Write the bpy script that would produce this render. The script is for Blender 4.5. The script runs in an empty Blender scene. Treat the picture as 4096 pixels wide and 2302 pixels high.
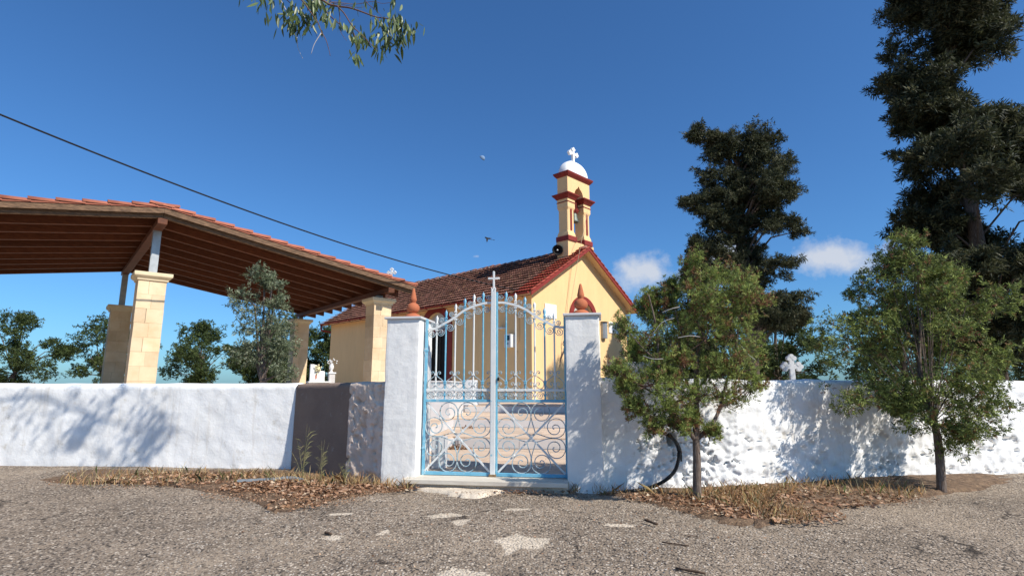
import bpy, bmesh, math, random
import numpy as np
from mathutils import Vector, Matrix, noise
random.seed(7)
rng = np.random.default_rng(7)
S = bpy.context.scene
COL = S.collection
R = math.radians

# ------------------------------------------------------------------ camera
cam = bpy.data.cameras.new('camera')
cam.sensor_fit = 'HORIZONTAL'
cam.sensor_width = 36.0
cam.lens = 36.0 * 2200.0 / 4096.0
cam.clip_start = 0.05
cam.clip_end = 12000
co = bpy.data.objects.new('camera', cam)
COL.objects.link(co)
co.location = (0, 0, 1.15)
co.rotation_euler = (R(90 + 10.15), 0, 0)
S.camera = co

# ------------------------------------------------------------------ sun and sky
SUN = Vector((.594, -.424, .686)).normalized()
EL = math.asin(SUN.z)
sl = bpy.data.lights.new('sun', 'SUN')
sl.energy = 5.0
sl.angle = R(.53)
sl.color = (1.0, .94, .84)
so = bpy.data.objects.new('sun', sl)
COL.objects.link(so)
so.rotation_euler = SUN.to_track_quat('Z', 'Y').to_euler()
so.location = SUN * 50
W = bpy.data.worlds.new('World')
S.world = W
W.use_nodes = True
nt = W.node_tree
for n_ in list(nt.nodes):
    nt.nodes.remove(n_)
def wn(t, **k):
    x = nt.nodes.new(t)
    for a, b in k.items():
        setattr(x, a, b)
    return x
sky = wn('ShaderNodeTexSky', sky_type='NISHITA')
sky.sun_disc = False
sky.sun_elevation = EL
sky.sun_rotation = math.atan2(SUN.x, SUN.y)
sky.altitude = 0
sky.air_density = 1.0
sky.dust_density = .7
sky.ozone_density = 3.0
bg = wn('ShaderNodeBackground')
bg.inputs['Strength'].default_value = .084
out = wn('ShaderNodeOutputWorld')
# a few fair-weather clouds low in the sky on the right, one wisp in the middle
tc = wn('ShaderNodeTexCoord')
def vmath(op, a, b=None):
    x = wn('ShaderNodeVectorMath', operation=op)
    nt.links.new(a, x.inputs[0])
    if b is not None:
        if hasattr(b, 'is_output'):
            nt.links.new(b, x.inputs[1])
        else:
            x.inputs[1].default_value = b
    return x.outputs[0]
def fmath(op, a, b, clamp=False):
    x = wn('ShaderNodeMath', operation=op, use_clamp=clamp)
    for i, v in enumerate((a, b)):
        if hasattr(v, 'is_output'):
            nt.links.new(v, x.inputs[i])
        else:
            x.inputs[i].default_value = v
    return x.outputs[0]
dirv = vmath('NORMALIZE', tc.outputs['Generated'])
nz = wn('ShaderNodeTexNoise', noise_dimensions='3D')
nz.inputs['Scale'].default_value = 13
nz.inputs['Detail'].default_value = 9
nz.inputs['Roughness'].default_value = .62
nt.links.new(dirv, nz.inputs['Vector'])
dens = None
for (cx, cz, rx, rz, amp) in ((.245, .196, .088, .046, 1.0), (.31, .186, .095, .038, .95), (.375, .215, .07, .045, .95),
                               (.50, .20, .10, .05, .9), (-.064, .232, .014, .006, .55), (.62, .17, .09, .03, .8)):
    cy = math.sqrt(max(.01, 1 - cx * cx - cz * cz))
    d = vmath('SUBTRACT', dirv, (cx, cy, cz))
    d = vmath('MULTIPLY', d, (1 / rx, .6 / rx, 1 / rz))
    L = wn('ShaderNodeVectorMath', operation='LENGTH')
    nt.links.new(d, L.inputs[0])
    m = fmath('SUBTRACT', 1.0, L.outputs['Value'], True)
    m = fmath('MULTIPLY', m, amp)
    dens = m if dens is None else fmath('MAXIMUM', dens, m)
t = fmath('ADD', dens, fmath('MULTIPLY', fmath('SUBTRACT', nz.outputs['Fac'], .5), 2.2))
t = fmath('MULTIPLY', fmath('SUBTRACT', t, .22), 1.7, True)
t = fmath('MULTIPLY', t, fmath('MULTIPLY', dens, 5.0, True), True)
cmul = fmath('MULTIPLY', t, .9)
mix = wn('ShaderNodeMix', data_type='RGBA')
nt.links.new(cmul, mix.inputs['Factor'])
deep = wn('ShaderNodeMix', data_type='RGBA', blend_type='MULTIPLY')   # a deep, dry Mediterranean blue
deep.inputs[0].default_value = 1.0
nt.links.new(sky.outputs[0], deep.inputs[6])
deep.inputs[7].default_value = (.56, 1.01, 1.44, 1)
nt.links.new(deep.outputs[2], mix.inputs[6])
mix.inputs[7].default_value = (6.6, 7.0, 7.8, 1)
nt.links.new(mix.outputs[2], bg.inputs['Color'])
nt.links.new(bg.outputs[0], out.inputs[0])
S.view_settings.view_transform = 'Standard'
S.view_settings.look = 'None'
S.view_settings.exposure = 0.25
S.view_settings.gamma = 1.0
S.view_settings.use_curve_mapping = False
S.render.engine = 'CYCLES'
S.cycles.max_bounces = 6
S.cycles.transparent_max_bounces = 6

# ------------------------------------------------------------------ materials
def mat(name, col, rough=.85, col2=None, vscale=3.0, vcon=(.35, .65), bump=0.0, bscale=30.0, bdetail=4, rnd=0.0,
        fine=0.0, fscale=120.0, metallic=0.0, attr=None, island=0.0, spec=.3, trans=0.0, stain=None, stretch=None, bump2=0.0, b2scale=4.0, streak=None):
    m = bpy.data.materials.new(name)
    m.use_nodes = True
    t = m.node_tree
    N, K = t.nodes, t.links
    P = N['Principled BSDF']
    P.inputs['Roughness'].default_value = rough
    P.inputs['Metallic'].default_value = metallic
    P.inputs['Specular IOR Level'].default_value = spec
    geo = N.new('ShaderNodeNewGeometry')
    pos = geo.outputs['Position']
    if stretch:
        mp = N.new('ShaderNodeVectorMath')
        mp.operation = 'MULTIPLY'
        K.new(pos, mp.inputs[0])
        mp.inputs[1].default_value = stretch
        pos = mp.outputs[0]
    def noise_n(sc, det=4, rgh=.6):
        x = N.new('ShaderNodeTexNoise')
        x.inputs['Scale'].default_value = sc
        x.inputs['Detail'].default_value = det
        x.inputs['Roughness'].default_value = rgh
        K.new(pos, x.inputs['Vector'])
        return x.outputs['Fac']
    def ramp(fac, a, b):
        x = N.new('ShaderNodeMapRange')
        x.inputs['From Min'].default_value = a
        x.inputs['From Max'].default_value = b
        K.new(fac, x.inputs['Value'])
        return x.outputs['Result']
    def mixc(fac, A, B, mode='MIX'):
        x = N.new('ShaderNodeMix')
        x.data_type = 'RGBA'
        x.blend_type = mode
        if hasattr(fac, 'is_output'):
            K.new(fac, x.inputs[0])
        else:
            x.inputs[0].default_value = fac
        for i, v in ((6, A), (7, B)):
            if hasattr(v, 'is_output'):
                K.new(v, x.inputs[i])
            else:
                x.inputs[i].default_value = (*v[:3], 1)
        return x.outputs[2]
    if col2 is None:
        col2 = tuple(c * .86 for c in col)
    if attr:
        a = N.new('ShaderNodeAttribute')
        a.attribute_name = attr
        c = a.outputs['Color']
    else:
        c = mixc(ramp(noise_n(vscale, 6), *vcon), col, col2)
    if stain:
        sc, (a0, b0), scol = stain
        c = mixc(ramp(noise_n(sc, 8, .7), a0, b0), c, scol)
    if streak:
        scol, a0, b0 = streak
        sm_ = N.new('ShaderNodeVectorMath')
        sm_.operation = 'MULTIPLY'
        K.new(geo.outputs['Position'], sm_.inputs[0])
        sm_.inputs[1].default_value = (7, 7, .55)
        sx = N.new('ShaderNodeTexNoise')
        sx.inputs['Scale'].default_value = 1.0
        sx.inputs['Detail'].default_value = 7
        sx.inputs['Roughness'].default_value = .62
        K.new(sm_.outputs[0], sx.inputs['Vector'])
        c = mixc(ramp(sx.outputs['Fac'], a0, b0), c, scol)
    def scale_by(fac, amt, c):
        x = N.new('ShaderNodeMapRange')
        x.inputs['To Min'].default_value = 1 - amt
        x.inputs['To Max'].default_value = 1 + amt
        K.new(fac, x.inputs['Value'])
        h = N.new('ShaderNodeHueSaturation')
        K.new(x.outputs['Result'], h.inputs['Value'])
        K.new(c, h.inputs['Color'])
        return h.outputs['Color']
    if rnd:
        oi = N.new('ShaderNodeObjectInfo')
        c = scale_by(oi.outputs['Random'], rnd, c)
    if island:
        c = scale_by(geo.outputs['Random Per Island'], island, c)
    if fine:
        c = scale_by(noise_n(fscale, 3), fine * 1.6, c)
    K.new(c, P.inputs['Base Color'])
    last = None
    for st, sc, dt in ((bump, bscale, bdetail), (bump2, b2scale, 6)):
        if st:
            b = N.new('ShaderNodeBump')
            b.inputs['Strength'].default_value = 1.0
            b.inputs['Distance'].default_value = st
            K.new(noise_n(sc, dt, .65), b.inputs['Height'])
            if last is not None:
                K.new(last, b.inputs['Normal'])
            last = b.outputs['Normal']
    if last is not None:
        K.new(last, P.inputs['Normal'])
    if trans:
        tr = N.new('ShaderNodeBsdfTranslucent')
        K.new(c, tr.inputs['Color'])
        ms = N.new('ShaderNodeMixShader')
        ms.inputs[0].default_value = trans
        K.new(P.outputs[0], ms.inputs[1])
        K.new(tr.outputs[0], ms.inputs[2])
        K.new(ms.outputs[0], N['Material Output'].inputs[0])
    return m

M = {}
M['whitewash'] = mat('whitewash', (.86, .855, .84), .9, (.80, .79, .765), 2.2, bump=.004, bscale=22, bump2=.006, b2scale=7, stain=(5, (.57, .74), (.60, .56, .49)), streak=((.62, .58, .52), .55, .78))
M['whitewash_pillar'] = mat('whitewash_pillar', (.80, .785, .755), .85, (.75, .735, .705), 2.5, bump=.004, bscale=18, bump2=.005, b2scale=6, stain=(3.2, (.60, .80), (.62, .58, .52)), streak=((.60, .565, .51), .56, .80))
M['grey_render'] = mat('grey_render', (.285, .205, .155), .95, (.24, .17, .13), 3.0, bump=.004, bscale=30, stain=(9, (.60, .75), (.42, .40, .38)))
M['rough_render'] = mat('rough_render', (.80, .63, .51), .95, (.62, .50, .40), 5.0, bump=.006, bscale=30, stain=(14, (.62, .74), (.52, .51, .49)))
M['cream'] = mat('cream_render', (.83, .555, .275), .9, (.78, .51, .25), 1.2, (.3, .7), bump=.003, bscale=40, stretch=(1.6, 1.6, .45), stain=(2.6, (.55, .85), (.70, .46, .235)), bump2=.008, b2scale=2.2, streak=((.755, .505, .255), .52, .80))
M['red'] = mat('red_paint', (.26, .032, .022), .6, (.20, .026, .018), 4, bump=.001, bscale=60)
M['red_tile'] = mat('red_painted_tile', (.34, .058, .034), .65, (.27, .05, .03), 6, rnd=.18)
M['white'] = mat('white_paint', (.84, .84, .83), .75, (.80, .80, .79), 3, bump=.002, bscale=25)
M['tile_old'] = mat('weathered_roof_tile', (.29, .132, .095), .9, (.14, .07, .052), 5.5, (.38, .62), rnd=.38, bump=.004, bscale=40, stain=(11, (.56, .70), (.07, .055, .045)))
M['tile_new'] = mat('terracotta_roof_tile', (.40, .14, .085), .85, (.32, .105, .065), 5, rnd=.15)
M['mortar'] = mat('mortar', (.30, .27, .24), .95, (.12, .10, .09), 9)
M['terracotta'] = mat('terracotta', (.46, .145, .065), .85, (.38, .115, .055), 7, bump=.002, bscale=60, stain=(12, (.62, .8), (.52, .24, .14)))
M['marble'] = mat('grey_marble', (.62, .60, .59), .55, (.54, .52, .51), 2.5, rnd=.05, stain=(4, (.64, .8), (.48, .44, .42)))
M['marble_white'] = mat('white_marble', (.80, .80, .79), .5, (.72, .72, .72), 3)
M['doorstep'] = mat('worn_marble', (.66, .60, .50), .7, (.54, .48, .40), 3.5, bump=.001, bscale=50, stretch=(.6, 3, 3))
M['paver'] = mat('sandstone_paver', (.66, .51, .38), .85, (.53, .395, .285), 3.0, rnd=.10, bump=.002, bscale=40, stretch=(1.2, 14, 4))
M['limestone'] = mat('limestone_block', (.72, .56, .37), .85, (.62, .44, .26), 2.0, rnd=.12, bump=.003, bscale=50, stain=(16, (.64, .76), (.55, .40, .24)))
M['limestone_cap'] = mat('limestone_cap', (.74, .60, .40), .8, (.66, .53, .34), 3, bump=.002)
M['wood'] = mat('brown_timber', (.155, .050, .020), .6, (.09, .028, .012), 2.0, rnd=.18, stretch=(3, 3, 20), bump=.001)
M['wood_old'] = mat('weathered_timber', (.22, .13, .075), .8, (.085, .05, .03), 3.0, (.4, .6), stretch=(2.2, 2.2, 26), bump=.002)
M['blue'] = mat('blue_gate_paint', (.18, .45, .60), .5, (.12, .38, .54), 7, stain=(17, (.55, .68), (.45, .57, .61)), spec=.5)
M['pale'] = mat('white_gate_paint', (.74, .74, .71), .5, (.66, .68, .67), 8, stain=(20, (.61, .68), (.22, .45, .56)), spec=.5)
M['scroll'] = mat('peeling_scroll_paint', (.27, .42, .49), .5, (.52, .57, .57), 14, (.42, .60), stain=(24, (.54, .60), (.085, .085, .075)), spec=.5)
M['rust'] = mat('rusty_iron', (.16, .09, .05), .9, (.30, .22, .12), 30)
M['black'] = mat('black_plastic', (.012, .012, .013), .45, (.018, .018, .018), 6)
M['dark'] = mat('dark_interior', (.012, .011, .010), .8)
M['darkwood'] = mat('dark_door_timber', (.03, .02, .015), .5)
M['glass'] = mat('frosted_fanlight', (.55, .52, .44), .25, (.48, .45, .38), 3, spec=.5)
M['steel'] = mat('galvanised_steel', (.42, .43, .43), .45, (.33, .34, .34), 6, metallic=.6)
M['bronze'] = mat('weathered_bronze', (.20, .22, .19), .55, (.12, .14, .12), 12, metallic=.5)
M['plastic'] = mat('white_plastic', (.74, .74, .72), .45)
M['screen'] = mat('dark_glass', (.015, .015, .017), .15, spec=.6)
M['bark'] = mat('juniper_bark', (.20, .155, .125), .95, (.10, .07, .055), 9, (.4, .6), stretch=(9, 9, 1.2), bump=.012, bscale=9, stain=(6, (.55, .7), (.30, .26, .23)))
M['bark_pale'] = mat('pale_twig_bark', (.17, .10, .075), .9, (.09, .05, .04), 9)
M['deadtwig'] = mat('bleached_twig', (.52, .48, .44), .9)
M['juniper'] = mat('juniper_foliage', (.1, .1, .1), .65, attr='tint', trans=.28)
M['euc'] = mat('eucalyptus_leaf', (.135, .175, .055), .42, (.080, .12, .038), 9, rnd=.35, trans=.22, spec=.5)
M['euc_mass'] = mat('eucalyptus_leaf_mass', (.135, .175, .055), .42, (.080, .12, .038), 9, island=.35, trans=.22, spec=.5)
M['euc_red'] = mat('reddish_leaf', (.16, .05, .035), .5, rnd=.2, trans=.2)
M['soil'] = mat('dry_soil', (.24, .155, .095), .95, (.11, .07, .045), 11, (.38, .62), bump=.03, bscale=40, fine=.45, fscale=170, stain=(28, (.56, .66), (.36, .25, .15)))
M['litter'] = mat('dry_leaf_litter', (.3, .2, .1), .85, attr='tint', trans=.15)
M['straw'] = mat('dry_grass', (.3, .2, .1), .8, attr='tint', trans=.25)
M['cement'] = mat('cement_patch', (.66, .565, .45), .95, (.52, .44, .34), 9, bump=.008, bscale=60, fine=.25, fscale=160, stain=(38, (.57, .63), (.22, .175, .135)))
M['stick'] = mat('dead_stick', (.10, .062, .04), .9, (.06, .04, .028), 20)
M['flower'] = mat('cream_flower', (.76, .70, .46), .8, (.66, .58, .34), 30)
M['hose'] = mat('grey_hose', (.20, .22, .235), .5)
M['portrait'] = mat('red_portrait_tablet', (.42, .14, .10), .5, (.55, .38, .30), 14)
M['pale_paving'] = mat('pale_paving', (.56, .46, .34), .95, (.48, .39, .28), 1.5, bump=.01)  # light concrete paving of the yard, toned pale to bounce light onto the church
M['moon'] = mat('moon_rock', (.20, .28, .40), 1.0, (.15, .23, .36), .06, spec=0)
M['ropem'] = mat('hemp_rope', (.50, .40, .26), .9)
M['bird'] = mat('dark_feather', (.018, .016, .016), .7)

def asphalt():
    m = mat('asphalt', (.18, .138, .10), .92, (.31, .24, .175), 1.3, (.30, .70), bump=.004, bscale=60, fine=.25, fscale=240)
    t = m.node_tree
    N, K = t.nodes, t.links
    P = N['Principled BSDF']
    base = P.inputs['Base Color'].links[0].from_socket
    geo = N.new('ShaderNodeNewGeometry')
    v = N.new('ShaderNodeTexVoronoi')
    v.inputs['Scale'].default_value = 42
    K.new(geo.outputs['Position'], v.inputs['Vector'])
    sp = N.new('ShaderNodeSeparateColor')
    K.new(v.outputs['Color'], sp.inputs[0])
    def mr(s, a, b, c=0, d=1):
        x = N.new('ShaderNodeMapRange')
        x.inputs['From Min'].default_value = a
        x.inputs['From Max'].default_value = b
        x.inputs['To Min'].default_value = c
        x.inputs['To Max'].default_value = d
        K.new(s, x.inputs['Value'])
        return x.outputs['Result']
    # stones: cells whose random value is high are pale aggregate, shown inside the cell only
    def mul(a, b):
        x = N.new('ShaderNodeMath')
        x.operation = 'MULTIPLY'
        K.new(a, x.inputs[0])
        K.new(b, x.inputs[1])
        return x.outputs[0]
    inside = mr(v.outputs['Distance'], .62, .40)
    pale = mul(mr(sp.outputs[0], .35, 1.0), inside)
    mx = N.new('ShaderNodeMix')
    mx.data_type = 'RGBA'
    K.new(mul(pale, mr(sp.outputs[2], 0, 1, .55, 1)), mx.inputs[0])
    K.new(base, mx.inputs[6])
    mx.inputs[7].default_value = (.70, .59, .47, 1)
    dk = N.new('ShaderNodeMix')
    dk.data_type = 'RGBA'
    K.new(mul(mr(sp.outputs[1], .62, .8), inside), dk.inputs[0])
    K.new(mx.outputs[2], dk.inputs[6])
    dk.inputs[7].default_value = (.045, .036, .030, 1)
    def nz(sc, det, src=None):
        x = N.new('ShaderNodeTexNoise')
        x.inputs['Scale'].default_value = sc
        x.inputs['Detail'].default_value = det
        K.new(src or geo.outputs['Position'], x.inputs['Vector'])
        return x
    wp = N.new('ShaderNodeVectorMath')
    wp.operation = 'MULTIPLY_ADD'
    K.new(nz(2.2, 5).outputs['Color'], wp.inputs[0])
    wp.inputs[1].default_value = (.9, .9, 0)
    K.new(geo.outputs['Position'], wp.inputs[2])
    ce = N.new('ShaderNodeTexVoronoi')
    ce.feature = 'DISTANCE_TO_EDGE'
    ce.inputs['Scale'].default_value = .8
    K.new(wp.outputs[0], ce.inputs['Vector'])
    crack = mul(mr(ce.outputs['Distance'], .012, .002), mr(nz(1.1, 3).outputs['Fac'], .50, .58))
    dust = mul(mr(nz(.75, 7).outputs['Fac'], .50, .68), mr(nz(30, 4).outputs['Fac'], .38, .60))
    du = N.new('ShaderNodeMix')
    du.data_type = 'RGBA'
    K.new(mul(dust, mr(sp.outputs[2], 0, 1, .5, .9)), du.inputs[0])
    K.new(dk.outputs[2], du.inputs[6])
    du.inputs[7].default_value = (.46, .36, .26, 1)
    ck = N.new('ShaderNodeMix')
    ck.data_type = 'RGBA'
    K.new(crack, ck.inputs[0])
    K.new(du.outputs[2], ck.inputs[6])
    ck.inputs[7].default_value = (.05, .038, .028, 1)
    at = N.new('ShaderNodeAttribute')
    at.attribute_name = 'patch'
    def add3(a, b, k):
        x = N.new('ShaderNodeMath')
        x.operation = 'MULTIPLY_ADD'
        K.new(b, x.inputs[0])
        x.inputs[1].default_value = k
        K.new(a, x.inputs[2])
        return x.outputs[0]
    pm = add3(at.outputs['Fac'], nz(13, 8).outputs['Fac'], 1.05)
    pm = add3(pm, nz(70, 4).outputs['Fac'], .45)
    pm = mul(mr(pm, 1.20, 1.36), mr(at.outputs['Fac'], .02, .25))
    cc = N.new('ShaderNodeMix')
    cc.data_type = 'RGBA'
    K.new(mr(nz(34, 6).outputs['Fac'], .40, .62), cc.inputs[0])
    cc.inputs[6].default_value = (.68, .575, .45, 1)
    cc.inputs[7].default_value = (.47, .385, .29, 1)
    pc = N.new('ShaderNodeMix')
    pc.data_type = 'RGBA'
    K.new(pm, pc.inputs[0])
    K.new(ck.outputs[2], pc.inputs[6])
    K.new(cc.outputs[2], pc.inputs[7])
    K.new(pc.outputs[2], P.inputs['Base Color'])
    b = N.new('ShaderNodeBump')
    b.inputs['Distance'].default_value = .009
    b.inputs['Strength'].default_value = 1
    K.new(inside, b.inputs['Height'])
    K.new(P.inputs['Normal'].links[0].from_socket, b.inputs['Normal'])
    K.new(b.outputs['Normal'], P.inputs['Normal'])
    return m
M['asphalt'] = asphalt()

# ------------------------------------------------------------------ mesh helpers
class MB:
    def __init__(s):
        s.v, s.f = [], []
    def add(s, vs, fs):
        o = len(s.v)
        s.v += [tuple(v) for v in vs]
        s.f += [tuple(i + o for i in f) for f in fs]
        return s
    def box(s, x0, x1, y0, y1, z0, z1):
        return s.add([(x0, y0, z0), (x1, y0, z0), (x1, y1, z0), (x0, y1, z0), (x0, y0, z1), (x1, y0, z1), (x1, y1, z1), (x0, y1, z1)],
                     [(0, 3, 2, 1), (4, 5, 6, 7), (0, 1, 5, 4), (1, 2, 6, 5), (2, 3, 7, 6), (3, 0, 4, 7)])
    def prism(s, poly, lo, hi, axis='z'):
        """extrude a closed 2-d outline along an axis"""
        n = len(poly)
        def P(a, b, h):
            return {'z': (a, b, h), 'y': (a, h, b), 'x': (h, a, b)}[axis]
        vs = [P(a, b, lo) for a, b in poly] + [P(a, b, hi) for a, b in poly]
        fs = [tuple(range(n)), tuple(range(2 * n - 1, n - 1, -1))]
        fs += [(i, i + n, (i + 1) % n + n, (i + 1) % n) for i in range(n)]
        return s.add(vs, fs)
    def lathe(s, prof, seg=20, c=(0, 0, 0), cap=True):
        vs, fs = [], []
        for r, z in prof:
            for k in range(seg):
                a = 2 * math.pi * k / seg
                vs.append((c[0] + r * math.cos(a), c[1] + r * math.sin(a), c[2] + z))
        for i in range(len(prof) - 1):
            for k in range(seg):
                k2 = (k + 1) % seg
                fs.append((i * seg + k, i * seg + k2, (i + 1) * seg + k2, (i + 1) * seg + k))
        if cap:
            fs.append(tuple(range(seg - 1, -1, -1)))
            fs.append(tuple(range((len(prof) - 1) * seg, len(prof) * seg)))
        return s.add(vs, fs)
    def tube(s, pts, r, seg=6):
        pts = [Vector(p) for p in pts]
        n = len(pts)
        rs = r if isinstance(r, (list, tuple)) else [r] * n
        vs, fs = [], []
        up = Vector((.013, .17, 1)).normalized()
        for i, p in enumerate(pts):
            t = (pts[min(i + 1, n - 1)] - pts[max(i - 1, 0)])
            if t.length < 1e-9:
                t = Vector((0, 0, 1))
            t.normalize()
            a = t.cross(up)
            if a.length < .05:
                a = t.cross(Vector((1, .1, 0)))
            a.normalize()
            b = t.cross(a)
            for k in range(seg):
                w = 2 * math.pi * k / seg
                vs.append(p + (a * math.cos(w) + b * math.sin(w)) * rs[i])
        for i in range(n - 1):
            for k in range(seg):
                k2 = (k + 1) % seg
                fs.append((i * seg + k, i * seg + k2, (i + 1) * seg + k2, (i + 1) * seg + k))
        fs.append(tuple(range(seg - 1, -1, -1)))
        fs.append(tuple(range((n - 1) * seg, n * seg)))
        return s.add(vs, fs)
    def strip(s, pts, w, th, y=0.0):
        """flat iron bar bent in the x-z plane: w deep along y, th thick in the plane"""
        n = len(pts)
        vs, fs = [], []
        for i, (x, z) in enumerate(pts):
            x0, z0 = pts[max(i - 1, 0)]
            x1, z1 = pts[min(i + 1, n - 1)]
            dx, dz = x1 - x0, z1 - z0
            l = math.hypot(dx, dz) or 1
            nx, nz = -dz / l * th / 2, dx / l * th / 2
            vs += [(x + nx, y - w / 2, z + nz), (x - nx, y - w / 2, z - nz), (x - nx, y + w / 2, z - nz), (x + nx, y + w / 2, z + nz)]
        for i in range(n - 1):
            for k in range(4):
                k2 = (k + 1) % 4
                fs.append((i * 4 + k, i * 4 + k2, (i + 1) * 4 + k2, (i + 1) * 4 + k))
        fs += [(3, 2, 1, 0), tuple((n - 1) * 4 + k for k in range(4))]
        return s.add(vs, fs)
    def mesh(s, name, m, smooth=False):
        me = bpy.data.meshes.new(name)
        me.from_pydata(s.v, [], s.f)
        if m:
            me.materials.append(m)
        bm = bmesh.new()
        bm.from_mesh(me)
        bmesh.ops.recalc_face_normals(bm, faces=bm.faces)
        bm.to_mesh(me)
        bm.free()
        if smooth:
            me.polygons.foreach_set('use_smooth', [True] * len(me.polygons))
        me.update()
        return me
    def build(s, name, m, parent=None, smooth=False, bevel=0.0, loc=None, rot=None, segs=2):
        o = link(name, s.mesh(name, m, smooth), parent)
        if bevel:
            b = o.modifiers.new('bevel', 'BEVEL')
            b.width = bevel
            b.segments = segs
            b.limit_method = 'ANGLE'
        if loc:
            o.location = loc
        if rot:
            o.rotation_euler = rot
        return o

def link(name, me, parent=None, loc=None, rot=None, scale=None):
    o = bpy.data.objects.new(name, me)
    COL.objects.link(o)
    if parent:
        o.parent = parent
    if loc is not None:
        o.location = loc
    if rot is not None:
        o.rotation_euler = rot
    if scale is not None:
        o.scale = scale
    return o
def thing(name, label, cat, loc=(0, 0, 0), rz=0.0, group=None):
    o = link(name, None, None, loc, (0, 0, rz))
    o.empty_display_size = .1
    return tag(o, label, cat, group)
def tag(o, label, cat, group=None):
    o['label'] = label
    o['category'] = cat
    if group:
        o['group'] = group
    return o
def kind(o, k):
    o['kind'] = k
    return o
def qmesh(name, V, F, m, tint=None, smooth=False):
    """numpy quads / tris to a mesh, with an optional per-vertex natural colour"""
    me = bpy.data.meshes.new(name)
    V = np.asarray(V, np.float32)
    F = np.asarray(F, np.int32)
    n, c = F.shape
    me.vertices.add(len(V))
    me.vertices.foreach_set('co', V.ravel())
    me.loops.add(n * c)
    me.loops.foreach_set('vertex_index', F.ravel())
    me.polygons.add(n)
    me.polygons.foreach_set('loop_start', np.arange(0, n * c, c, dtype=np.int32))
    if smooth:
        me.polygons.foreach_set('use_smooth', np.ones(n, bool))
    me.materials.append(m)
    if tint is not None:
        a = me.attributes.new('tint', 'FLOAT_COLOR', 'POINT')
        a.data.foreach_set('color', np.c_[np.asarray(tint, np.float32), np.ones(len(V), np.float32)].ravel())
    me.update(calc_edges=True)
    me.validate()
    return me
def spline(pts, sub=6):
    """Catmull-Rom through the points"""
    P = [np.array(p, float) for p in pts]
    P = [2 * P[0] - P[1]] + P + [2 * P[-1] - P[-2]]
    o = []
    for i in range(1, len(P) - 2):
        for k in range(sub):
            t = k / sub
            o.append(.5 * ((2 * P[i]) + (P[i + 1] - P[i - 1]) * t + (2 * P[i - 1] - 5 * P[i] + 4 * P[i + 1] - P[i + 2]) * t * t
                           + (-P[i - 1] + 3 * P[i] - 3 * P[i + 1] + P[i + 2]) * t ** 3))
    o.append(P[-2])
    return [tuple(x) for x in o]
def ground_z(x, y):
    base = -.35 + .0286 * y
    if y > 8.5:
        base = -.107
    if y < -20:
        base = -.922
    return base + .0 * x
def fbm(x, y, z, o=4):
    return noise.fractal(Vector((x, y, z)), .9, 2.1, o)

# frames: the gate, the church, the canopy
GA = -R(8.9)
G = Vector((-.238, 7.5, 0))
U = Vector((math.cos(GA), math.sin(GA), 0))
Nn = Vector((-math.sin(GA), math.cos(GA), 0))
def gw(u, n, z=0.0):
    return G + U * u + Nn * n + Vector((0, 0, z))

# ================================================================== SETTING
# road: one sheet to the horizon, fine near the camera
def grid_axis(lo, hi, a, b, step):
    inner = list(np.arange(a, b + 1e-6, step))
    outl = [lo, lo * .3 + a * .1, a - 40, a - 12, a - 4]
    outr = [b + 4, b + 12, b + 40, hi * .3 + b * .1, hi]
    return np.array(sorted(outl) + inner + sorted(outr))
xs = grid_axis(-3000, 3000, -7.5, 7.5, .04)
ys = grid_axis(-3000, 3000, 3.6, 9.0, .04)
X, Y = np.meshgrid(xs, ys)
Z = np.vectorize(ground_z)(X, Y)
for j in range(len(ys)):
    for i in range(len(xs)):
        if -8 < xs[i] < 8 and 3 < ys[j] < 9.5:
            Z[j, i] += .018 * fbm(xs[i] * .9, ys[j] * .9, 3, 3) + .006 * fbm(xs[i] * 6, ys[j] * 6, 1, 2)
V = np.stack([X, Y, Z], -1).reshape(-1, 3)
nx_, ny_ = len(xs), len(ys)
I = np.arange(nx_ * ny_).reshape(ny_, nx_)
F = np.stack([I[:-1, :-1], I[:-1, 1:], I[1:, 1:], I[1:, :-1]], -1).reshape(-1, 4)
PATCHES = [[(-.17, 5.2), (-.06, 5.30), (.02, 5.46), (.1, 5.38), (.17, 5.31), (.34, 5.33), (.31, 5.13), (.22, 4.99), (.08, 4.98), (-.07, 4.80), (-.08, 5.02)],
           [(-.93, 6.06), (-.80, 6.14), (-.66, 6.20), (-.45, 6.09), (-.62, 6.05), (-.78, 5.98)],
           [(-.62, 5.84), (-.52, 5.93), (-.42, 5.92), (-.46, 5.80), (-.53, 5.70)],
           [(-1.26, 5.36), (-1.22, 5.50), (-1.18, 5.57), (-1.15, 5.42), (-1.20, 5.36)],
           [(-.60, 4.30), (-.49, 4.53), (-.30, 4.47), (-.18, 4.46), (-.15, 4.2), (-.4, 4.1)],
           [(-.35, 5.20), (-.31, 5.27), (-.27, 5.27), (-.30, 5.20)],
           [(-.10, 6.35), (.06, 6.44), (.20, 6.36), (.06, 6.30)],
           [(.88, 5.72), (1.0, 5.78), (1.14, 5.76), (1.2, 5.70), (1.02, 5.67)],
           [(-1.74, 5.28), (-1.62, 5.36), (-1.50, 5.30), (-1.60, 5.22)],
           [(-1.95, 6.05), (-1.82, 6.14), (-1.66, 6.10), (-1.80, 6.02)]]
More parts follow.
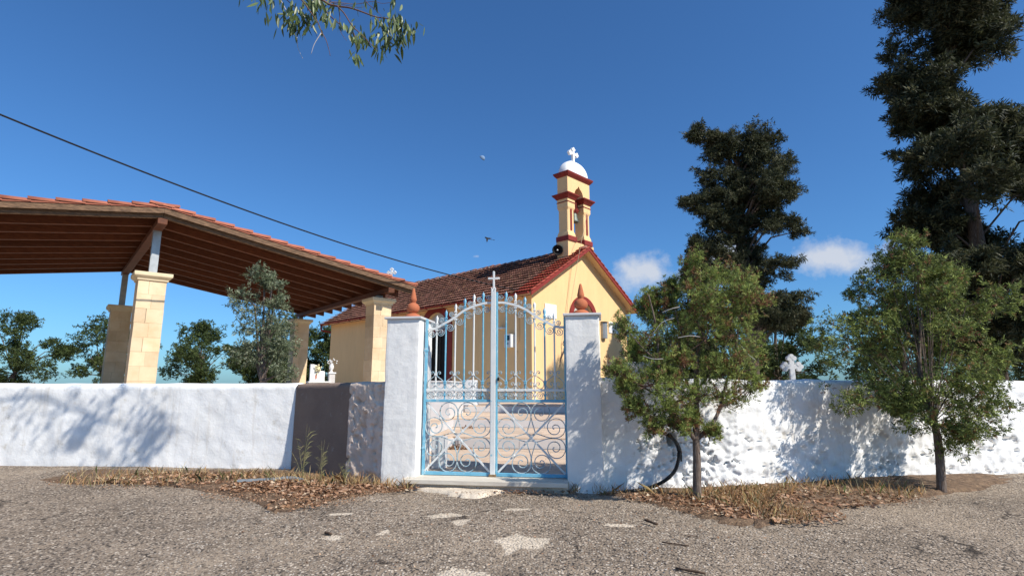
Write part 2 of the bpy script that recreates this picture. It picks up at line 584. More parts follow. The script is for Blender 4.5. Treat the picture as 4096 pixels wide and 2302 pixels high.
def patch_field(x, y):
    """> .5 inside a cement repair, falling off over a few centimetres outside it"""
    best = 0.0
    for P in PATCHES_S:
        if not (P[1] - .2 < x < P[2] + .2 and P[3] - .2 < y < P[4] + .2):
            continue
        pl = P[0]
        ins, d = False, 9.0
        n = len(pl)
        for i in range(n):
            (x0, y0), (x1, y1) = pl[i], pl[i - 1]
            if (y0 > y) != (y1 > y) and x < (x1 - x0) * (y - y0) / (y1 - y0) + x0:
                ins = not ins
            t_ = ((x - x0) * (x1 - x0) + (y - y0) * (y1 - y0)) / ((x1 - x0) ** 2 + (y1 - y0) ** 2 + 1e-9)
            t_ = min(1, max(0, t_))
            d = min(d, math.hypot(x - x0 - t_ * (x1 - x0), y - y0 - t_ * (y1 - y0)))
        best = max(best, min(1, max(0, .5 + (d if ins else -d) / .13)))
    return best
PATCHES_S = []
for P in PATCHES:
    pl = spline(P + [P[0]], 4)[:-1]
    a = np.array(pl)
    PATCHES_S.append((pl, a[:, 0].min(), a[:, 0].max(), a[:, 1].min(), a[:, 1].max()))
PF = np.array([patch_field(x, y) if abs(x) < 3 and 3.6 < y < 7 else 0.0 for x, y in zip(X.ravel(), Y.ravel())], np.float32)
rme = qmesh('road', V, F, M['asphalt'], smooth=True)
pa = rme.attributes.new('patch', 'FLOAT', 'POINT')
pa.data.foreach_set('value', PF)
road = link('road', rme)
kind(road, 'structure')

def blob(name, cx, cy, pts, m, h, dz=0.0, seg=40, jag=.10, seed=0, flat=1.0):
    """thin patch with an irregular outline lying on the ground"""
    flat = .45 if name == 'cement_patch' else 1.0
    pl = spline(pts + [pts[0]], 16)[:-1]
    c = np.mean([p for p in pl], axis=0)
    n = len(pl)
    vs, fs = [], []
    rings = [1.0, .9, .72, .5, .28, .1]
    for ri, rr in enumerate(rings):
        for k, p in enumerate(pl):
            w = 1 + jag * (fbm(p[0] * 9, p[1] * 9, seed, 4) + .5 * fbm(p[0] * 34, p[1] * 34, seed, 3)) * (1 if ri < 3 else .4)
            x = c[0] + (p[0] - c[0]) * rr * w
            y = c[1] + (p[1] - c[1]) * rr * w
            hh = -.012 if ri == 0 else h * flat * min(1, .55 + .45 * (1 - rr) * 3) + .22 * h * fbm(x * 10, y * 10, seed + 2, 3)
            hh += .018 * fbm(x * .9, y * .9, 3, 3) + .006 * fbm(x * 6, y * 6, 1, 2)
            vs.append((x, y, ground_z(x, y) + hh + dz))
    for i in range(len(rings) - 1):
        for k in range(n):
            k2 = (k + 1) % n
            fs.append((i * n + k, i * n + k2, (i + 1) * n + k2, (i + 1) * n + k))
    fs.append(tuple((len(rings) - 1) * n + k for k in range(n)))
    o = MB().add(vs, fs).build(name, m, smooth=True)
    return kind(o, 'structure')
blob('cement_apron', 0, 0, [(-1.36, 7.36), (-1.1, 7.46), (-.6, 7.40), (0, 7.30), (.45, 7.22), (.40, 7.12), (0, 7.15), (-.20, 7.05), (-.42, 6.88), (-.75, 6.98), (-.88, 7.12), (-1.15, 7.25)], M['cement'], .045, seed=25, jag=.10)
blob('dirt_verge', 0, 0, [(-6.6, 8.85), (-3.3, 8.65), (-2.2, 7.75), (-1.72, 7.62), (-1.25, 7.42), (-1.55, 7.10), (-1.9, 6.85), (-2.2, 6.5), (-2.5, 6.15), (-3.1, 6.75), (-4.6, 7.55), (-6.5, 7.9)], M['soil'], .038, seed=31, jag=.06)
blob('dirt_verge', 0, 0, [(1.0, 7.05), (1.5, 7.25), (3, 7.7), (6.6, 8.6), (7.0, 8.0), (5.2, 7.0), (3.6, 6.3), (2.75, 5.75), (2.2, 5.66), (1.95, 5.95), (1.66, 6.4), (1.40, 6.72)], M['soil'], .045, seed=37, jag=.06)

# churchyard terrace and its steps
yard = kind(link('churchyard_ground', qmesh('churchyard_ground',
    [(-60, 9.8, .5), (-3.2, 9.6, .5), (-3.2, 15.2, .5), (-1.5, 17.0, .5), (6, 15.5, .5), (5.5, 8.6, .5), (60, 30, .5), (60, 90, .5), (-60, 90, .5)],
    [(0, 1, 2, 8), (2, 3, 7, 8), (3, 4, 7, 7), (4, 5, 6, 7)], M['pale_paving'])), 'structure')
steps = kind(link('courtyard_steps', None, None, G, (0, 0, GA)), 'structure')
MB().prism([(-1.3, .3), (1.6, .3), (3.4, 2.2), (3.4, 9.4), (-3.6, 9.4), (-3.6, 2.2)], -.6, -.035).build('bed', M['marble'], steps)
T1 = [(3.4, 3.2), (3.4, 9.4), (-3.6, 9.4), (-3.6, 2.0), (-1.78, 2.1), (-1.52, 2.98), (-1.43, 3.45), (-1.3, 3.24)]
T2 = [(3.4, 5.8), (3.4, 9.4), (-3.6, 9.4), (-3.6, 2.6), (-1.84, 2.8), (-1.89, 3.5), (-2.10, 5.77)]
T3 = [(3.4, 9.0), (3.4, 26), (-7, 26), (-7, 9.6), (-3.6, 9.4), (-2.6, 9.0)]
def inside(p, poly):
    c = False
    n = len(poly)
    for i in range(n):
        (x0, y0), (x1, y1) = poly[i], poly[i - 1]
        if (y0 > p[1]) != (y1 > p[1]) and p[0] < (x1 - x0) * (p[1] - y0) / (y1 - y0) + x0:
            c = not c
    return c
for k, T in enumerate((T1, T2, T3)):
    MB().prism([(a, b) for a, b in T], .2 * k - .4, .2 * k + .170).build('step_core', M['marble'], steps)
# riser slabs along each front edge
def risers(pts, z):
    for (x0, y0), (x1, y1) in zip(pts[:-1], pts[1:]):
        L = math.hypot(x1 - x0, y1 - y0)
        n = max(1, round(L / 1.15))
        a = math.atan2(y1 - y0, x1 - x0)
        for i in range(n):
            o = MB().box(.004, L / n - .004, -.022, -.001, -.195, -.0302).build('riser_slab', M['marble'], steps, bevel=.003)
            o.location = (x0 + (x1 - x0) * i / n, y0 + (y1 - y0) * i / n, z)
            o.rotation_euler = (0, 0, a)
risers([(-1.78, 2.1), (-1.52, 2.98), (-1.43, 3.45)], .2)
risers([(-1.43, 3.45), (-1.3, 3.22), (3.4, 3.2)], .2)
risers([(-1.84, 2.8), (-1.89, 3.5), (-2.10, 5.77), (3.4, 5.8)][:3], .4)
risers([(-2.10, 5.77), (3.4, 5.8)], .4)
risers([(-2.6, 9.0), (3.4, 9.0)], .6)
paver_cache = {}
def clip_to_rect(poly, x0, x1, y0, y1):
    """the part of an outline that lies inside a rectangle"""
    for ax, v, sg in ((0, x0, 1), (0, x1, -1), (1, y0, 1), (1, y1, -1)):
        res = []
        for i in range(len(poly)):
            p, q = poly[i - 1], poly[i]
            dp, dq = sg * (p[ax] - v), sg * (q[ax] - v)
            if (dp >= 0) != (dq >= 0):
                t_ = dp / (dp - dq)
                res.append((p[0] + (q[0] - p[0]) * t_, p[1] + (q[1] - p[1]) * t_))
            if dq >= 0:
                res.append(q)
        poly = res
        if len(poly) < 3:
            return []
    return poly
def pavers(x0, x1, y0, y1, z, poly=None, hole=None, sx=.92, sy=.42):
    r = 0
    y = y0
    while y < y1 - .05:
        x = x0 - (sx * .5 if r % 2 else 0)
        yy = min(y + sy, y1)
        while x < x1:
            xa, xb = max(x, x0), min(x + sx, x1)
            x += sx
            if xb - xa < .08:
                continue
            cs = [(xa, y), (xb, y), (xb, yy), (xa, yy)]
            c = ((xa + xb) / 2, (y + yy) / 2)
            if hole and all(inside(p, hole) for p in cs):
                continue
            tilt = (random.uniform(-.002, .002), random.uniform(-.002, .002), 0)
            zz = z + random.uniform(-.002, .002)
            if poly and not all(inside((p * .99 + c[0] * .01, q * .99 + c[1] * .01), poly) for p, q in cs):
                pg = clip_to_rect(poly, xa + .005, xb - .005, y + .005, yy - .005)
                if len(pg) < 3 or abs(sum(pg[i - 1][0] * pg[i][1] - pg[i][0] * pg[i - 1][1] for i in range(len(pg)))) < .03:
                    continue
                o = MB().prism([(p - c[0], q - c[1]) for p, q in pg], -.034, 0).build('paver', M['paver'], steps)
                o.location = (c[0], c[1], zz)
                o.rotation_euler = tilt
                continue
            key = (round(xb - xa, 3), round(yy - y, 3))
            if key not in paver_cache:
                w, d = key
                paver_cache[key] = MB().box(-w / 2 + .005, w / 2 - .005, -d / 2 + .005, d / 2 - .005, -.034, 0).mesh('paver', M['paver'])
            link('paver', paver_cache[key], steps, (c[0], c[1], zz), tilt)
        y += sy
        r += 1
pavers(-1.8, 2.3, .22, 3.17, 0.0, hole=T1)
pavers(-2.1, 2.3, 2.1, 5.74, .2, poly=T1, hole=T2)
pavers(-3.0, 2.3, 2.8, 8.96, .4, poly=T2)
pavers(-2.5, 1.6, 9.0, 12.4, .6, sx=1.2, sy=.85)

# ================================================================== BOUNDARY WALLS
def wall_strip(name, path, h_fn, m, thick, amp_fn, step=.03, z0=-.5, parent=None):
    """a masonry wall: a displaced front face swept along a plan path, with top and back"""
    pts = []
    for (a, b) in zip(path[:-1], path[1:]):
        a, b = Vector((*a, 0)), Vector((*b, 0))
        n = max(1, int((b - a).length / step))
        for i in range(n):
            pts.append(a.lerp(b, i / n))
    pts.append(Vector((*path[-1], 0)))
    n = len(pts)
    vs, fs = [], []
    rows = None
    s_ = 0
    for i, p in enumerate(pts):
        t = (pts[min(i + 3, n - 1)] - pts[max(i - 3, 0)]).normalized()
        nf = Vector((t.y, -t.x, 0))
        if nf.y > 0:
            nf = -nf
        if i:
            s_ += (pts[i] - pts[i - 1]).length
        top = h_fn(s_, p)
        nz_ = max(2, int((1.25 - z0) / step))
        rows = nz_ + 1
        for k in range(rows):
            z = z0 + (top - z0) * k / nz_
            d = amp_fn(s_, z, p)
            edge = max(0, 1 - (top - z) / .05)
            vs.append(p + nf * (d - .03 * edge * edge) + Vector((0, 0, z)))
        vs.append(p - nf * thick * .5 + Vector((0, 0, top + .012)))
        vs.append(p - nf * thick + Vector((0, 0, top - .01)))
        vs.append(p - nf * thick + Vector((0, 0, z0)))
    w = rows + 3
    for i in range(n - 1):
        for k in range(w - 1):
            fs.append((i * w + k, i * w + k + 1, (i + 1) * w + k + 1, (i + 1) * w + k))
    fs.append(tuple(range(w)))
    fs.append(tuple((n - 1) * w + k for k in range(w - 1, -1, -1)))
    return MB().add(vs, fs).build(name, m, parent, smooth=True)

def lumps(x, y, z, sc):
    d, p = noise.voronoi(Vector((x * sc, y * sc, z * sc * 1.25)))
    return min(1, (d[1] - d[0]) * 2.2)
PR = gw(1.40, -.06)
rpath = [(PR.x, PR.y), (2.95, 7.36), (5.0, 7.95), (9.5, 8.9)]
HOLE = (2.045, .49)
def r_amp(s, z, p):
    rough = min(1, max(0, (s - .25) / .5))
    low = min(1, max(0, (.75 - z) / .5))
    d = .010 * fbm(p.x * 3, p.y * 3, z * 3, 4) + .006 * fbm(p.x * 14, p.y * 14, z * 14, 3)
    d += rough * (.016 * fbm(p.x * 5, 4, z * 5, 5) + .010 * fbm(p.x * 20, 4, z * 20, 4) + (.30 + .70 * low) * .026 * (lumps(p.x, p.y, z, 6.5) - .75))
    cr = fbm(p.x * 2.3 + 7, 1.7, z * 3.1, 4)
    if rough > .4 and abs(cr) < .026 * (0.3 + low) and z < .62:
        d -= .075
    h = math.hypot((p.x - HOLE[0]) / .050, (z - HOLE[1]) / .085) + .25 * fbm(p.x * 14, 3, z * 14, 2)
    if h < 1.1:
        d -= .34 * min(1, (1.1 - h) / .15)
    if z < -.02:
        d += .05 * (-z) * (1 + fbm(p.x * 6, 2, z * 4, 2))
    return d
rw = thing('boundary_wall', 'rough whitewashed rubble wall behind the juniper, right of the gate', 'wall', (0, 0, 0))
wall_strip('masonry', rpath[:2], lambda s, p: 1.235 + .03 * fbm(p.x * 1.3, 0, 0, 3) + (.03 if s < .5 else 0), M['whitewash'], .42, r_amp, .017, parent=rw)
wall_strip('masonry', [(2.90, 7.366)] + rpath[2:], lambda s, p: 1.23 + .03 * fbm(p.x * 1.3, 0, 0, 3), M['whitewash'], .42, lambda s, z, p: r_amp(s + 2, z, p) - .012 * max(0, 1 - s / .12), .035, parent=rw)
# block of rubble coping that stands up behind the pillar
cop = MB().box(-.19, .19, -.14, .14, 0, .22).build('coping_stone', M['whitewash'], rw, bevel=.04)
cop.location = (1.62, 7.22, 1.24)

PL = gw(-1.455, -.185)
lpath1 = [(PL.x, PL.y), (PL.x - .60, PL.y + .39)]
e = lpath1[-1]
def l_amp1(s, z, p):
    d = .012 * fbm(p.x * 3, 5, z * 3, 4) + .012 * fbm(p.x * 10, 9, z * 8, 4) + .006 * fbm(p.x * 26, 9, z * 22, 3)
    pit = fbm(p.x * 5.5 + 3, 2.2, z * 3.4, 3)
    if pit > .28:
        d -= min(.05, (pit - .28) * .25)
    pit = fbm(p.x * 13 + 3, 8.2, z * 9, 3)
    if pit > .35:
        d -= min(.03, (pit - .35) * .15)
    d -= .02 * max(0, 1 - s / .08)
    if z < 0:
        d += .03 * fbm(p.x * 8, 3, z * 8, 3)
    return d
lw = thing('boundary_wall', 'short stretch of pitted grey rendered wall against the left gate pillar', 'wall')
wall_strip('masonry', lpath1, lambda s, p: 1.205 + .006 * fbm(p.x * 4, 0, 0, 3), M['rough_render'], .30, l_amp1, .016, parent=lw)
lw2 = thing('boundary_wall', 'smooth dark grey rendered wall running back in shade below the graves', 'wall')
lpath2 = [(e[0] + .03, e[1] + .022), (-3.42, e[1] + (e[0] + 3.42) * .86), ]
e2 = lpath2[-1]
wall_strip('masonry', lpath2, lambda s, p: 1.20 - .010 * s, M['grey_render'], .3,
           lambda s, z, p: .012 + .006 * fbm(p.x * 2, 1, z * 2, 3), .04, parent=lw2)
lw3 = thing('boundary_wall', 'long whitewashed wall in full sun at the far left below the canopy', 'wall')
wall_strip('masonry', [(e2[0], e2[1]), (-6, e2[1] + .25), (-14, e2[1] + .7)], lambda s, p: 1.19 + .012 * fbm(p.x, 0, 0, 3), M['whitewash'], .35,
           lambda s, z, p: .014 * fbm(p.x * 2, 1, z * 2, 4) + .006 * fbm(p.x * 9, 1, z * 9, 3), .05, parent=lw3)
# joint of the two stretches: a strip of exposed rubble that runs up to the white wall's corner

# ================================================================== GATE PILLARS
def pillar(u0, u1, label, cap_l, flare):
    t = thing('gate_pillar', label, 'gate pillar', gw((u0 + u1) / 2, .1, 0), GA, 'gate pillars')
    w, d = (u1 - u0) / 2, .30
    nzr, vs, fs = 46, [], []
    loop = []
    k = 10
    for i in range(k):
        loop.append((-w + 2 * w * i / k, -d))
    for i in range(k):
        loop.append((w, -d + 2 * d * i / k))
    for i in range(k):
        loop.append((w - 2 * w * i / k, d))
    for i in range(k):
        loop.append((-w, d - 2 * d * i / k))
    n = len(loop)
    for j in range(nzr + 1):
        z = -.4 + (2.062 + .4) * j / nzr
        tp = 1.0 + .012 * (2.06 - z) + flare * max(0, .35 - z) ** 2
        for (x, y) in loop:
            q = .006 * fbm(x * 3 + u0 * 5, y * 3, z * 3, 4) + .0025 * fbm(x * 11 + u0, y * 11, z * 11, 3)
            c = 1 - .012 * (abs(abs(x) - w) < 1e-6 and abs(abs(y) - d) < 1e-6)
            vs.append((x * tp * c + q * (1 if x > 0 else -1), (y * (tp if y < 0 else 1)) * c + q * (1 if y > 0 else -1), z))
    for j in range(nzr):
        for i in range(n):
            i2 = (i + 1) % n
            fs.append((j * n + i, j * n + i2, (j + 1) * n + i2, (j + 1) * n + i))
    fs.append(tuple(range(nzr * n, nzr * n + n)))
    MB().add(vs, fs).build('shaft', M['whitewash_pillar'], t, smooth=False, bevel=.0)
    o = t.children[0]
    o.data.polygons.foreach_set('use_smooth', [False] * len(o.data.polygons))
    sm = o.modifiers.new('bevel', 'BEVEL'); sm.width = .010; sm.segments = 2; sm.limit_method = 'ANGLE'; sm.angle_limit = R(50)
    MB().box(-w - .028, w + .028, -d - .028, d + .028, 2.060, 2.092).build('capstone', M['marble'], t, bevel=.006)
    pr = [(.0, 0), (.120, .0), (.124, .012), (.121, .030), (.108, .050), (.085, .068), (.060, .080), (.050, .084)]
    for i in range(1, 12):
        a = math.pi * i / 12
        pr.append((max(.034, .094 * math.sin(a)), .158 - .094 * math.cos(a) * .86))
    pr += [(.035, .238), (.041, .255), (.048, .272), (.049, .284), (.045, .300), (.030, .375), (.017, .430), (.013, .440), (.005, .446)]
    f = MB().lathe(pr, 28).build('finial', M['terracotta'], t, smooth=True)
    f.location = (-.02 if u0 > 0 else .03, 0, 2.0915)
    return t
pillar(-1.47, -1.0, 'white pillar with terracotta finial at the left side of the gate', 0, .05)
pillar(.975, 1.415, 'white pillar with terracotta finial right of the gate, shaded by the juniper', 0, .03)

# ================================================================== DOORSTEP
ds = thing('doorstep', 'worn pale marble doorstep slab lying under the iron gate', 'doorstep', G, GA)
MB().box(-1.13, .985, -.37, .22, -.062, -.004).build('slab', M['doorstep'], ds, bevel=.008)
MB().box(-1.08, .985, -.31, .25, -.30, -.063).build('footing', M['cement'], ds)

# ================================================================== GATE LEAVES
BU = [.16, .29, .42, .55, .685, .815]
TIP = [2.441, 2.416, 2.362, 2.287, 2.202, 2.127]
ARC = [(.05, 2.285), (.10, 2.285), (.16, 2.277), (.225, 2.262), (.29, 2.243), (.355, 2.219), (.42, 2.188), (.485, 2.147), (.55, 2.098), (.62, 2.055), (.685, 2.020),
       (.75, 1.985), (.80, 1.958), (.84, 1.942), (.88, 1.934), (.945, 1.932)]
arcx = [a for a, _ in ARC]
arcz = [b for _, b in ARC]
def arch(u):
    return float(np.interp(u, arcx, arcz))
def spiral(cx, cz, r0, a0, turns, r1=.008, sgn=1, n=34):
    o = []
    for i in range(n + 1):
        t = i / n
        a = a0 + sgn * turns * 2 * math.pi * t
        r = r0 + (r1 - r0) * t ** 1.15
        o.append((cx + r * math.cos(a), cz + r * math.sin(a)))
    return o
def knob(o, x, z, r=.0095):
    o.tube([(x, -r, z), (x, r, z)], r, 8)
def gate_leaf(sg, label):
    """sg = +1 right leaf, -1 left leaf; all shapes mirrored about the gate's middle"""
    t = thing('gate_leaf', label, 'gate', G, GA, 'gate leaves')
    def bld(mb, name, m, **k):
        mb.v = [(sg * v[0], v[1], v[2]) for v in mb.v]
        return mb.build(name, m, t, **k)
    # outer stile with hinges, inner stile
    st = bld(MB().box(.942, .974, -.022, .022, -.03, 2.075), 'stile', M['blue'], bevel=.003)
    for hz in (1.64, .34):
        mb = MB().box(.935, .982, -.028, .028, hz - .012, hz + .012)
        mb.v = [(sg * v[0], v[1], v[2]) for v in mb.v]
        mb.build('hinge', M['blue'], st, bevel=.003)
    if sg > 0:
        bld(MB().box(.022, .046, -.02, .02, .0, 2.43), 'stile', M['blue'], bevel=.003)
    else:
        bld(MB().box(.036, .052, -.02, .02, .03, 2.30), 'stile', M['pale'], bevel=.003)
    # rails
    bld(MB().strip(spline(ARC, 3), .036, .030), 'arch_rail', M['pale'])
    bld(MB().box(.047, .941, -.019, .019, 1.086, 1.118), 'rail', M['pale'], bevel=.003)
    bld(MB().box(.047, .941, -.021, .021, .945, .982), 'rail', M['blue'], bevel=.003)
    bld(MB().box(.047, .941, -.021, .021, .002, .044), 'rail', M['blue'], bevel=.003)
    # spear bars, blue and white in turn
    for i, (u, tz) in enumerate(zip(BU, TIP)):
        m = M['blue'] if i % 2 == 0 else M['pale']
        az = arch(u)
        b = bld(MB().tube([(u, 0, .965), (u, 0, tz - .11)], .0115, 8), 'bar', m)
        sp = MB()
        def ring(z, w, d):
            return [(u - w, 0, z), (u, -d, z), (u + w, 0, z), (u, d, z)]
        prof = [(tz - .125, .010, .010), (tz - .105, .011, .011), (tz - .052, .022, .012), (tz - .038, .020, .011), (tz, .0015, .0015)]
        vs = [p for z, w, d in prof for p in ring(z, w, d)]
        fs = [(r_ * 4 + k, r_ * 4 + (k + 1) % 4, (r_ + 1) * 4 + (k + 1) % 4, (r_ + 1) * 4 + k) for r_ in range(len(prof) - 1) for k in range(4)]
        fs += [(3, 2, 1, 0), tuple((len(prof) - 1) * 4 + k for k in range(4))]
        sp.add(vs, fs)
        sp.v = [(sg * v[0], v[1], v[2]) for v in sp.v]
        sp.build('spear_head', m, b)
        for z in (tz - .118, az - .035, az + .028, 1.215 if i % 2 == 0 else 1.305, 1.172 if i % 2 else 1.19, 1.035):
            ck = MB().box(u - .019, u + .019, -.018, .018, z - .010, z + .010)
            ck.v = [(sg * v[0], v[1], v[2]) for v in ck.v]
            ck.build('collar', m, b, bevel=.003)
        rv = MB()
        knob(rv, u, 1.102, .008)
        rv.v = [(sg * v[0], v[1] - .018, v[2]) for v in rv.v]
        rv.build('rivet', M['pale'], b)
    def scroll(pts, th=.0092, w=.020, m='scroll', ball=True):
        mb = MB().strip(pts, w, th)
        if ball:
            knob(mb, pts[-1][0], pts[-1][1], .0085)
        return bld(mb, 'scroll', M[m])
    gaps = [.047] + BU + [.941]
    # small curls above the arch
    scroll(spiral(.093, arch(.09) + .075, .036, math.pi * 1.5, 1.45, sgn=-1))
    for i, u in enumerate(BU):
        c = u + .055
        z = arch(u) + .060 - .02 * (i > 0)
        scroll([(u + .012, z - .035), (u + .03, z - .040)] + spiral(c, z, .035, -math.pi * .5, 1.5, sgn=1))
    # curls hanging under the arch
    for i in range(7):
        a, b = gaps[i], gaps[i + 1]
        mid = (a + b) / 2 + .004
        r = min(.055, (b - a) * .40)
        z = min(arch(mid), arch(a + .02), arch(b)) - .062 if i else arch(mid) - .085
        scroll([(a + .010, z + .035), (a + .012, z)] + spiral(mid + .004, z, r, math.pi * 1.12, 1.75, sgn=1))
    # heart scrolls in the middle band
    def heart(x0, s):
        P = [(x0 + s * .058, 1.318), (x0 + s * .046, 1.311), (x0 + s * .036, 1.322), (x0 + s * .044, 1.340), (x0 + s * .062, 1.338), (x0 + s * .068, 1.318), (x0 + s * .056, 1.297)]
        P = [(x0 + s * .050, 1.325), (x0 + s * .056, 1.318), (x0 + s * .064, 1.326), (x0 + s * .062, 1.344), (x0 + s * .044, 1.352), (x0 + s * .026, 1.338), (x0 + s * .016, 1.308),
             (x0 + s * .030, 1.282), (x0 + s * .075, 1.250), (x0 + s * .108, 1.220), (x0 + s * .119, 1.185), (x0 + s * .112, 1.148), (x0 + s * .085, 1.124), (x0 + s * .052, 1.124),
             (x0 + s * .026, 1.142), (x0 + s * .016, 1.172), (x0 + s * .026, 1.198), (x0 + s * .046, 1.204), (x0 + s * .060, 1.192), (x0 + s * .056, 1.176), (x0 + s * .046, 1.174)]
        mb = MB().strip(spline(P, 4), .019, .0088)
        knob(mb, *P[0], .0075)
        knob(mb, *P[-1], .0075)
        bld(mb, 'scroll', M['scroll'])
    heart(.035, 1)
    for x0 in (.29, .55, .815):
        heart(x0, -1)
        heart(x0, 1)
    # ring scrolls between the two rails
    for i in range(7):
        a, b = gaps[i], gaps[i + 1]
        mid = (a + b) / 2
        r = min(.050, (b - a) * .42)
        scroll(spiral(mid, 1.034, r, math.pi * (1.0 if i % 2 else 0), 2.05, sgn=-1 if i % 2 else 1, n=40))
    # lower panel: crossed flat bars and eight big scrolls
    xc, zc = .494, .492
    bld(MB().strip([(.055, .935), (.935, .050)], .016, .024, -.004), 'brace', M['pale'])
    bld(MB().strip([(.055, .050), (.935, .935)], .016, .024, .004), 'brace', M['pale'])
    petal = [(.055, .050), (.050, .085), (.030, .150), (.010, .215), (.003, .262), (.004, .300)]
    circ = []
    n = 46
    for i in range(n + 1):
        tt = i / n
        a = math.pi - tt * 2 * math.pi * 1.85
        r = .127 * (1 - tt) ** .62 * .93 + .010 if tt > .22 else .127
        if tt > .22:
            r = .010 + .117 * (1 - ((tt - .22) / .78)) ** .9
        circ.append((.131 - .010 * max(0, tt - .3), .325 - .018 * tt + 0, a, r))
    cp = [(c[0] + c[3] * math.cos(c[2]), c[1] + c[3] * math.sin(c[2])) for c in circ]
    base = spline(petal, 4)[:-1] + cp
    for sx in (1, -1):
        for sz in (1, -1):
            k = random.uniform(.97, 1.02)
            scroll([(xc + sx * x * k, zc + sz * z * .995) for x, z in base], .0102, .022)
            scroll([(xc + sx * z * .995, zc + sz * x * k) for x, z in base], .0102, .022)
            for q in (.062, .235):
                mb = MB().box(-.021, .021, -.017, .017, -.011, .011)
                ca, sa = math.cos(sz * sx * math.pi / 4), math.sin(sz * sx * math.pi / 4)
                mb.v = [(xc + sx * q + ca * v[0] - sa * v[2], v[1], zc + sz * q + sa * v[0] + ca * v[2]) for v in mb.v]
                bld(mb, 'collar', M['pale'], bevel=.004)
    scroll([(xc - .052, zc + .05), (xc, zc + .036), (xc + .052, zc + .05)], ball=False)
    scroll([(xc - .052, zc - .05), (xc, zc - .036), (xc + .052, zc - .05)], ball=False)
    if sg < 0:
        # meeting post with notched head and cross, in plain (unmirrored) x
        mb = MB()
        mb.prism([(-.042, -.03), (.020, -.03), (.020, 2.492), (.012, 2.492), (-.011, 2.425), (-.034, 2.492), (-.042, 2.492)], -.050, -.020, 'y')
        mb.build('meeting_post', M['pale'], t, bevel=.003)
        mb = MB()
        cx = -.010
        w = .013
        arms = []
        for (dx, dz, L) in ((1, 0, .070), (0, 1, .090), (-1, 0, .070)):
            arms.append((dx, dz, L))
        mb.prism([(cx - w, 2.40), (cx + w, 2.40), (cx + w, 2.622 - w), (cx + .076, 2.622 - w - .002), (cx + .083, 2.622), (cx + .076, 2.622 + w + .002), (cx + w, 2.622 + w),
                  (cx + w + .001, 2.720), (cx, 2.728), (cx - w - .001, 2.720), (cx - w, 2.622 + w), (cx - .076, 2.622 + w + .002), (cx - .083, 2.622), (cx - .076, 2.622 - w - .002), (cx - w, 2.622 - w)], -.035, -.012, 'y')
        mb.build('cross', M['pale'], t, bevel=.003)
        MB().box(-.060, .035, -.056, -.012, -.034, .028).build('drop_bolt', M['rust'], t, bevel=.004)
        MB().box(.048, .075, -.05, -.02, 1.225, 1.27).build('lock_handle', M['black'], t, bevel=.005)
    return t
gate_leaf(-1, 'left leaf of the blue and white scrolled iron gate, bearing the cross')
gate_leaf(1, 'right leaf of the blue and white scrolled iron gate, beside the shaded pillar')

# marble pieces just inside the gate and on the terrace
o = MB().box(-1.02, -.82, .55, .70, -.02, .437).build('marble_block', M['marble_white'], None, bevel=.006)
o.location = G; o.rotation_euler = (0, 0, GA)
tag(o, 'low upright white marble block just inside the gate by left pillar', 'marble block')
pp = thing('parapet', 'grey marble parapet beside the upper steps, seen through the gate', 'parapet', G, GA)
MB().prism([(-3.4, 5.72), (-2.62, 5.70), (-2.19, 5.78), (-2.60, 8.85), (-2.85, 8.85), (-3.4, 6.1)], .38, 1.255).build('facing', M['marble'], pp, bevel=.006)
MB().prism([(-3.42, 5.69), (-2.62, 5.67), (-2.15, 5.755), (-2.57, 8.88), (-2.88, 8.88), (-3.42, 6.13)], 1.256, 1.29).build('coping', M['marble'], pp, bevel=.006)
wp = thing('marble_post', 'bright white marble post at the top of the steps near the church', 'post', gw(-2.47, 9.30, .6), GA)
MB().box(-.165, .165, -.15, .15, .06, .745).build('shaft', M['marble_white'], wp, bevel=.008)
MB().box(-.19, .19, -.175, .175, .0, .059).build('base', M['marble_white'], wp, bevel=.006)

# ================================================================== CHURCH
CH = Vector((.718, 20.0, 0))
CA = R(46.5)
ch = thing('church', 'small cream church with red trim, tiled roof and open bell gable', 'church', (CH.x, CH.y, .6), CA)
def cz(z):
    return z - .6
LW, LL = 6.43, 14.66     # gable width (x), length (y)
EAVE, RIDGE = 4.70, 6.72  # wall tops
def with_holes(outer, holes):
    """fill an outline with holes: returns verts, faces (2-d)"""
    bm = bmesh.new()
    es = []
    for loop in [outer] + holes:
        v = [bm.verts.new((a, b, 0)) for a, b in loop]
        es += [bm.edges.new((v[i], v[(i + 1) % len(v)])) for i in range(len(v))]
    bmesh.ops.triangle_fill(bm, use_beauty=True, edges=es)
    bm.verts.index_update()
    vs = [(v.co.x, v.co.y) for v in bm.verts]
    fs = [tuple(v.index for v in f.verts) for f in bm.faces]
    bm.free()
    return vs, fs
def arch_loop(c, r, spring, bottom, n=18):
    return [(c - r, bottom)] + [(c - r * math.cos(math.pi * i / n), spring + r * math.sin(math.pi * i / n)) for i in range(n + 1)] + [(c + r, bottom)]
d1 = arch_loop(5.52, .80, 3.52 - .6, .05)     # long side door (coordinate along y)
d2 = arch_loop(3.18, .72, 3.84 - .6, .05)     # gable door (coordinate along x)
vs, fs = with_holes([(0, 0), (LL, 0), (LL, cz(EAVE)), (0, cz(EAVE))], [d1])
mb = MB()
mb.add([(0, a, b) for a, b in vs], fs)
n = len(d1)
mb.add([(0, a, b) for a, b in d1] + [(.30, a, b) for a, b in d1], [(i, i + 1, i + 1 + n, i + n) for i in range(n - 1)])
vs, fs = with_holes([(0, 0), (LW, 0), (LW, cz(EAVE)), (LW / 2, cz(RIDGE)), (0, cz(EAVE))], [d2])
mb.add([(a, 0, b) for a, b in vs], fs)
n = len(d2)
mb.add([(a, 0, b) for a, b in d2] + [(a, .30, b) for a, b in d2], [(i, i + 1, i + 1 + n, i + n) for i in range(n - 1)])
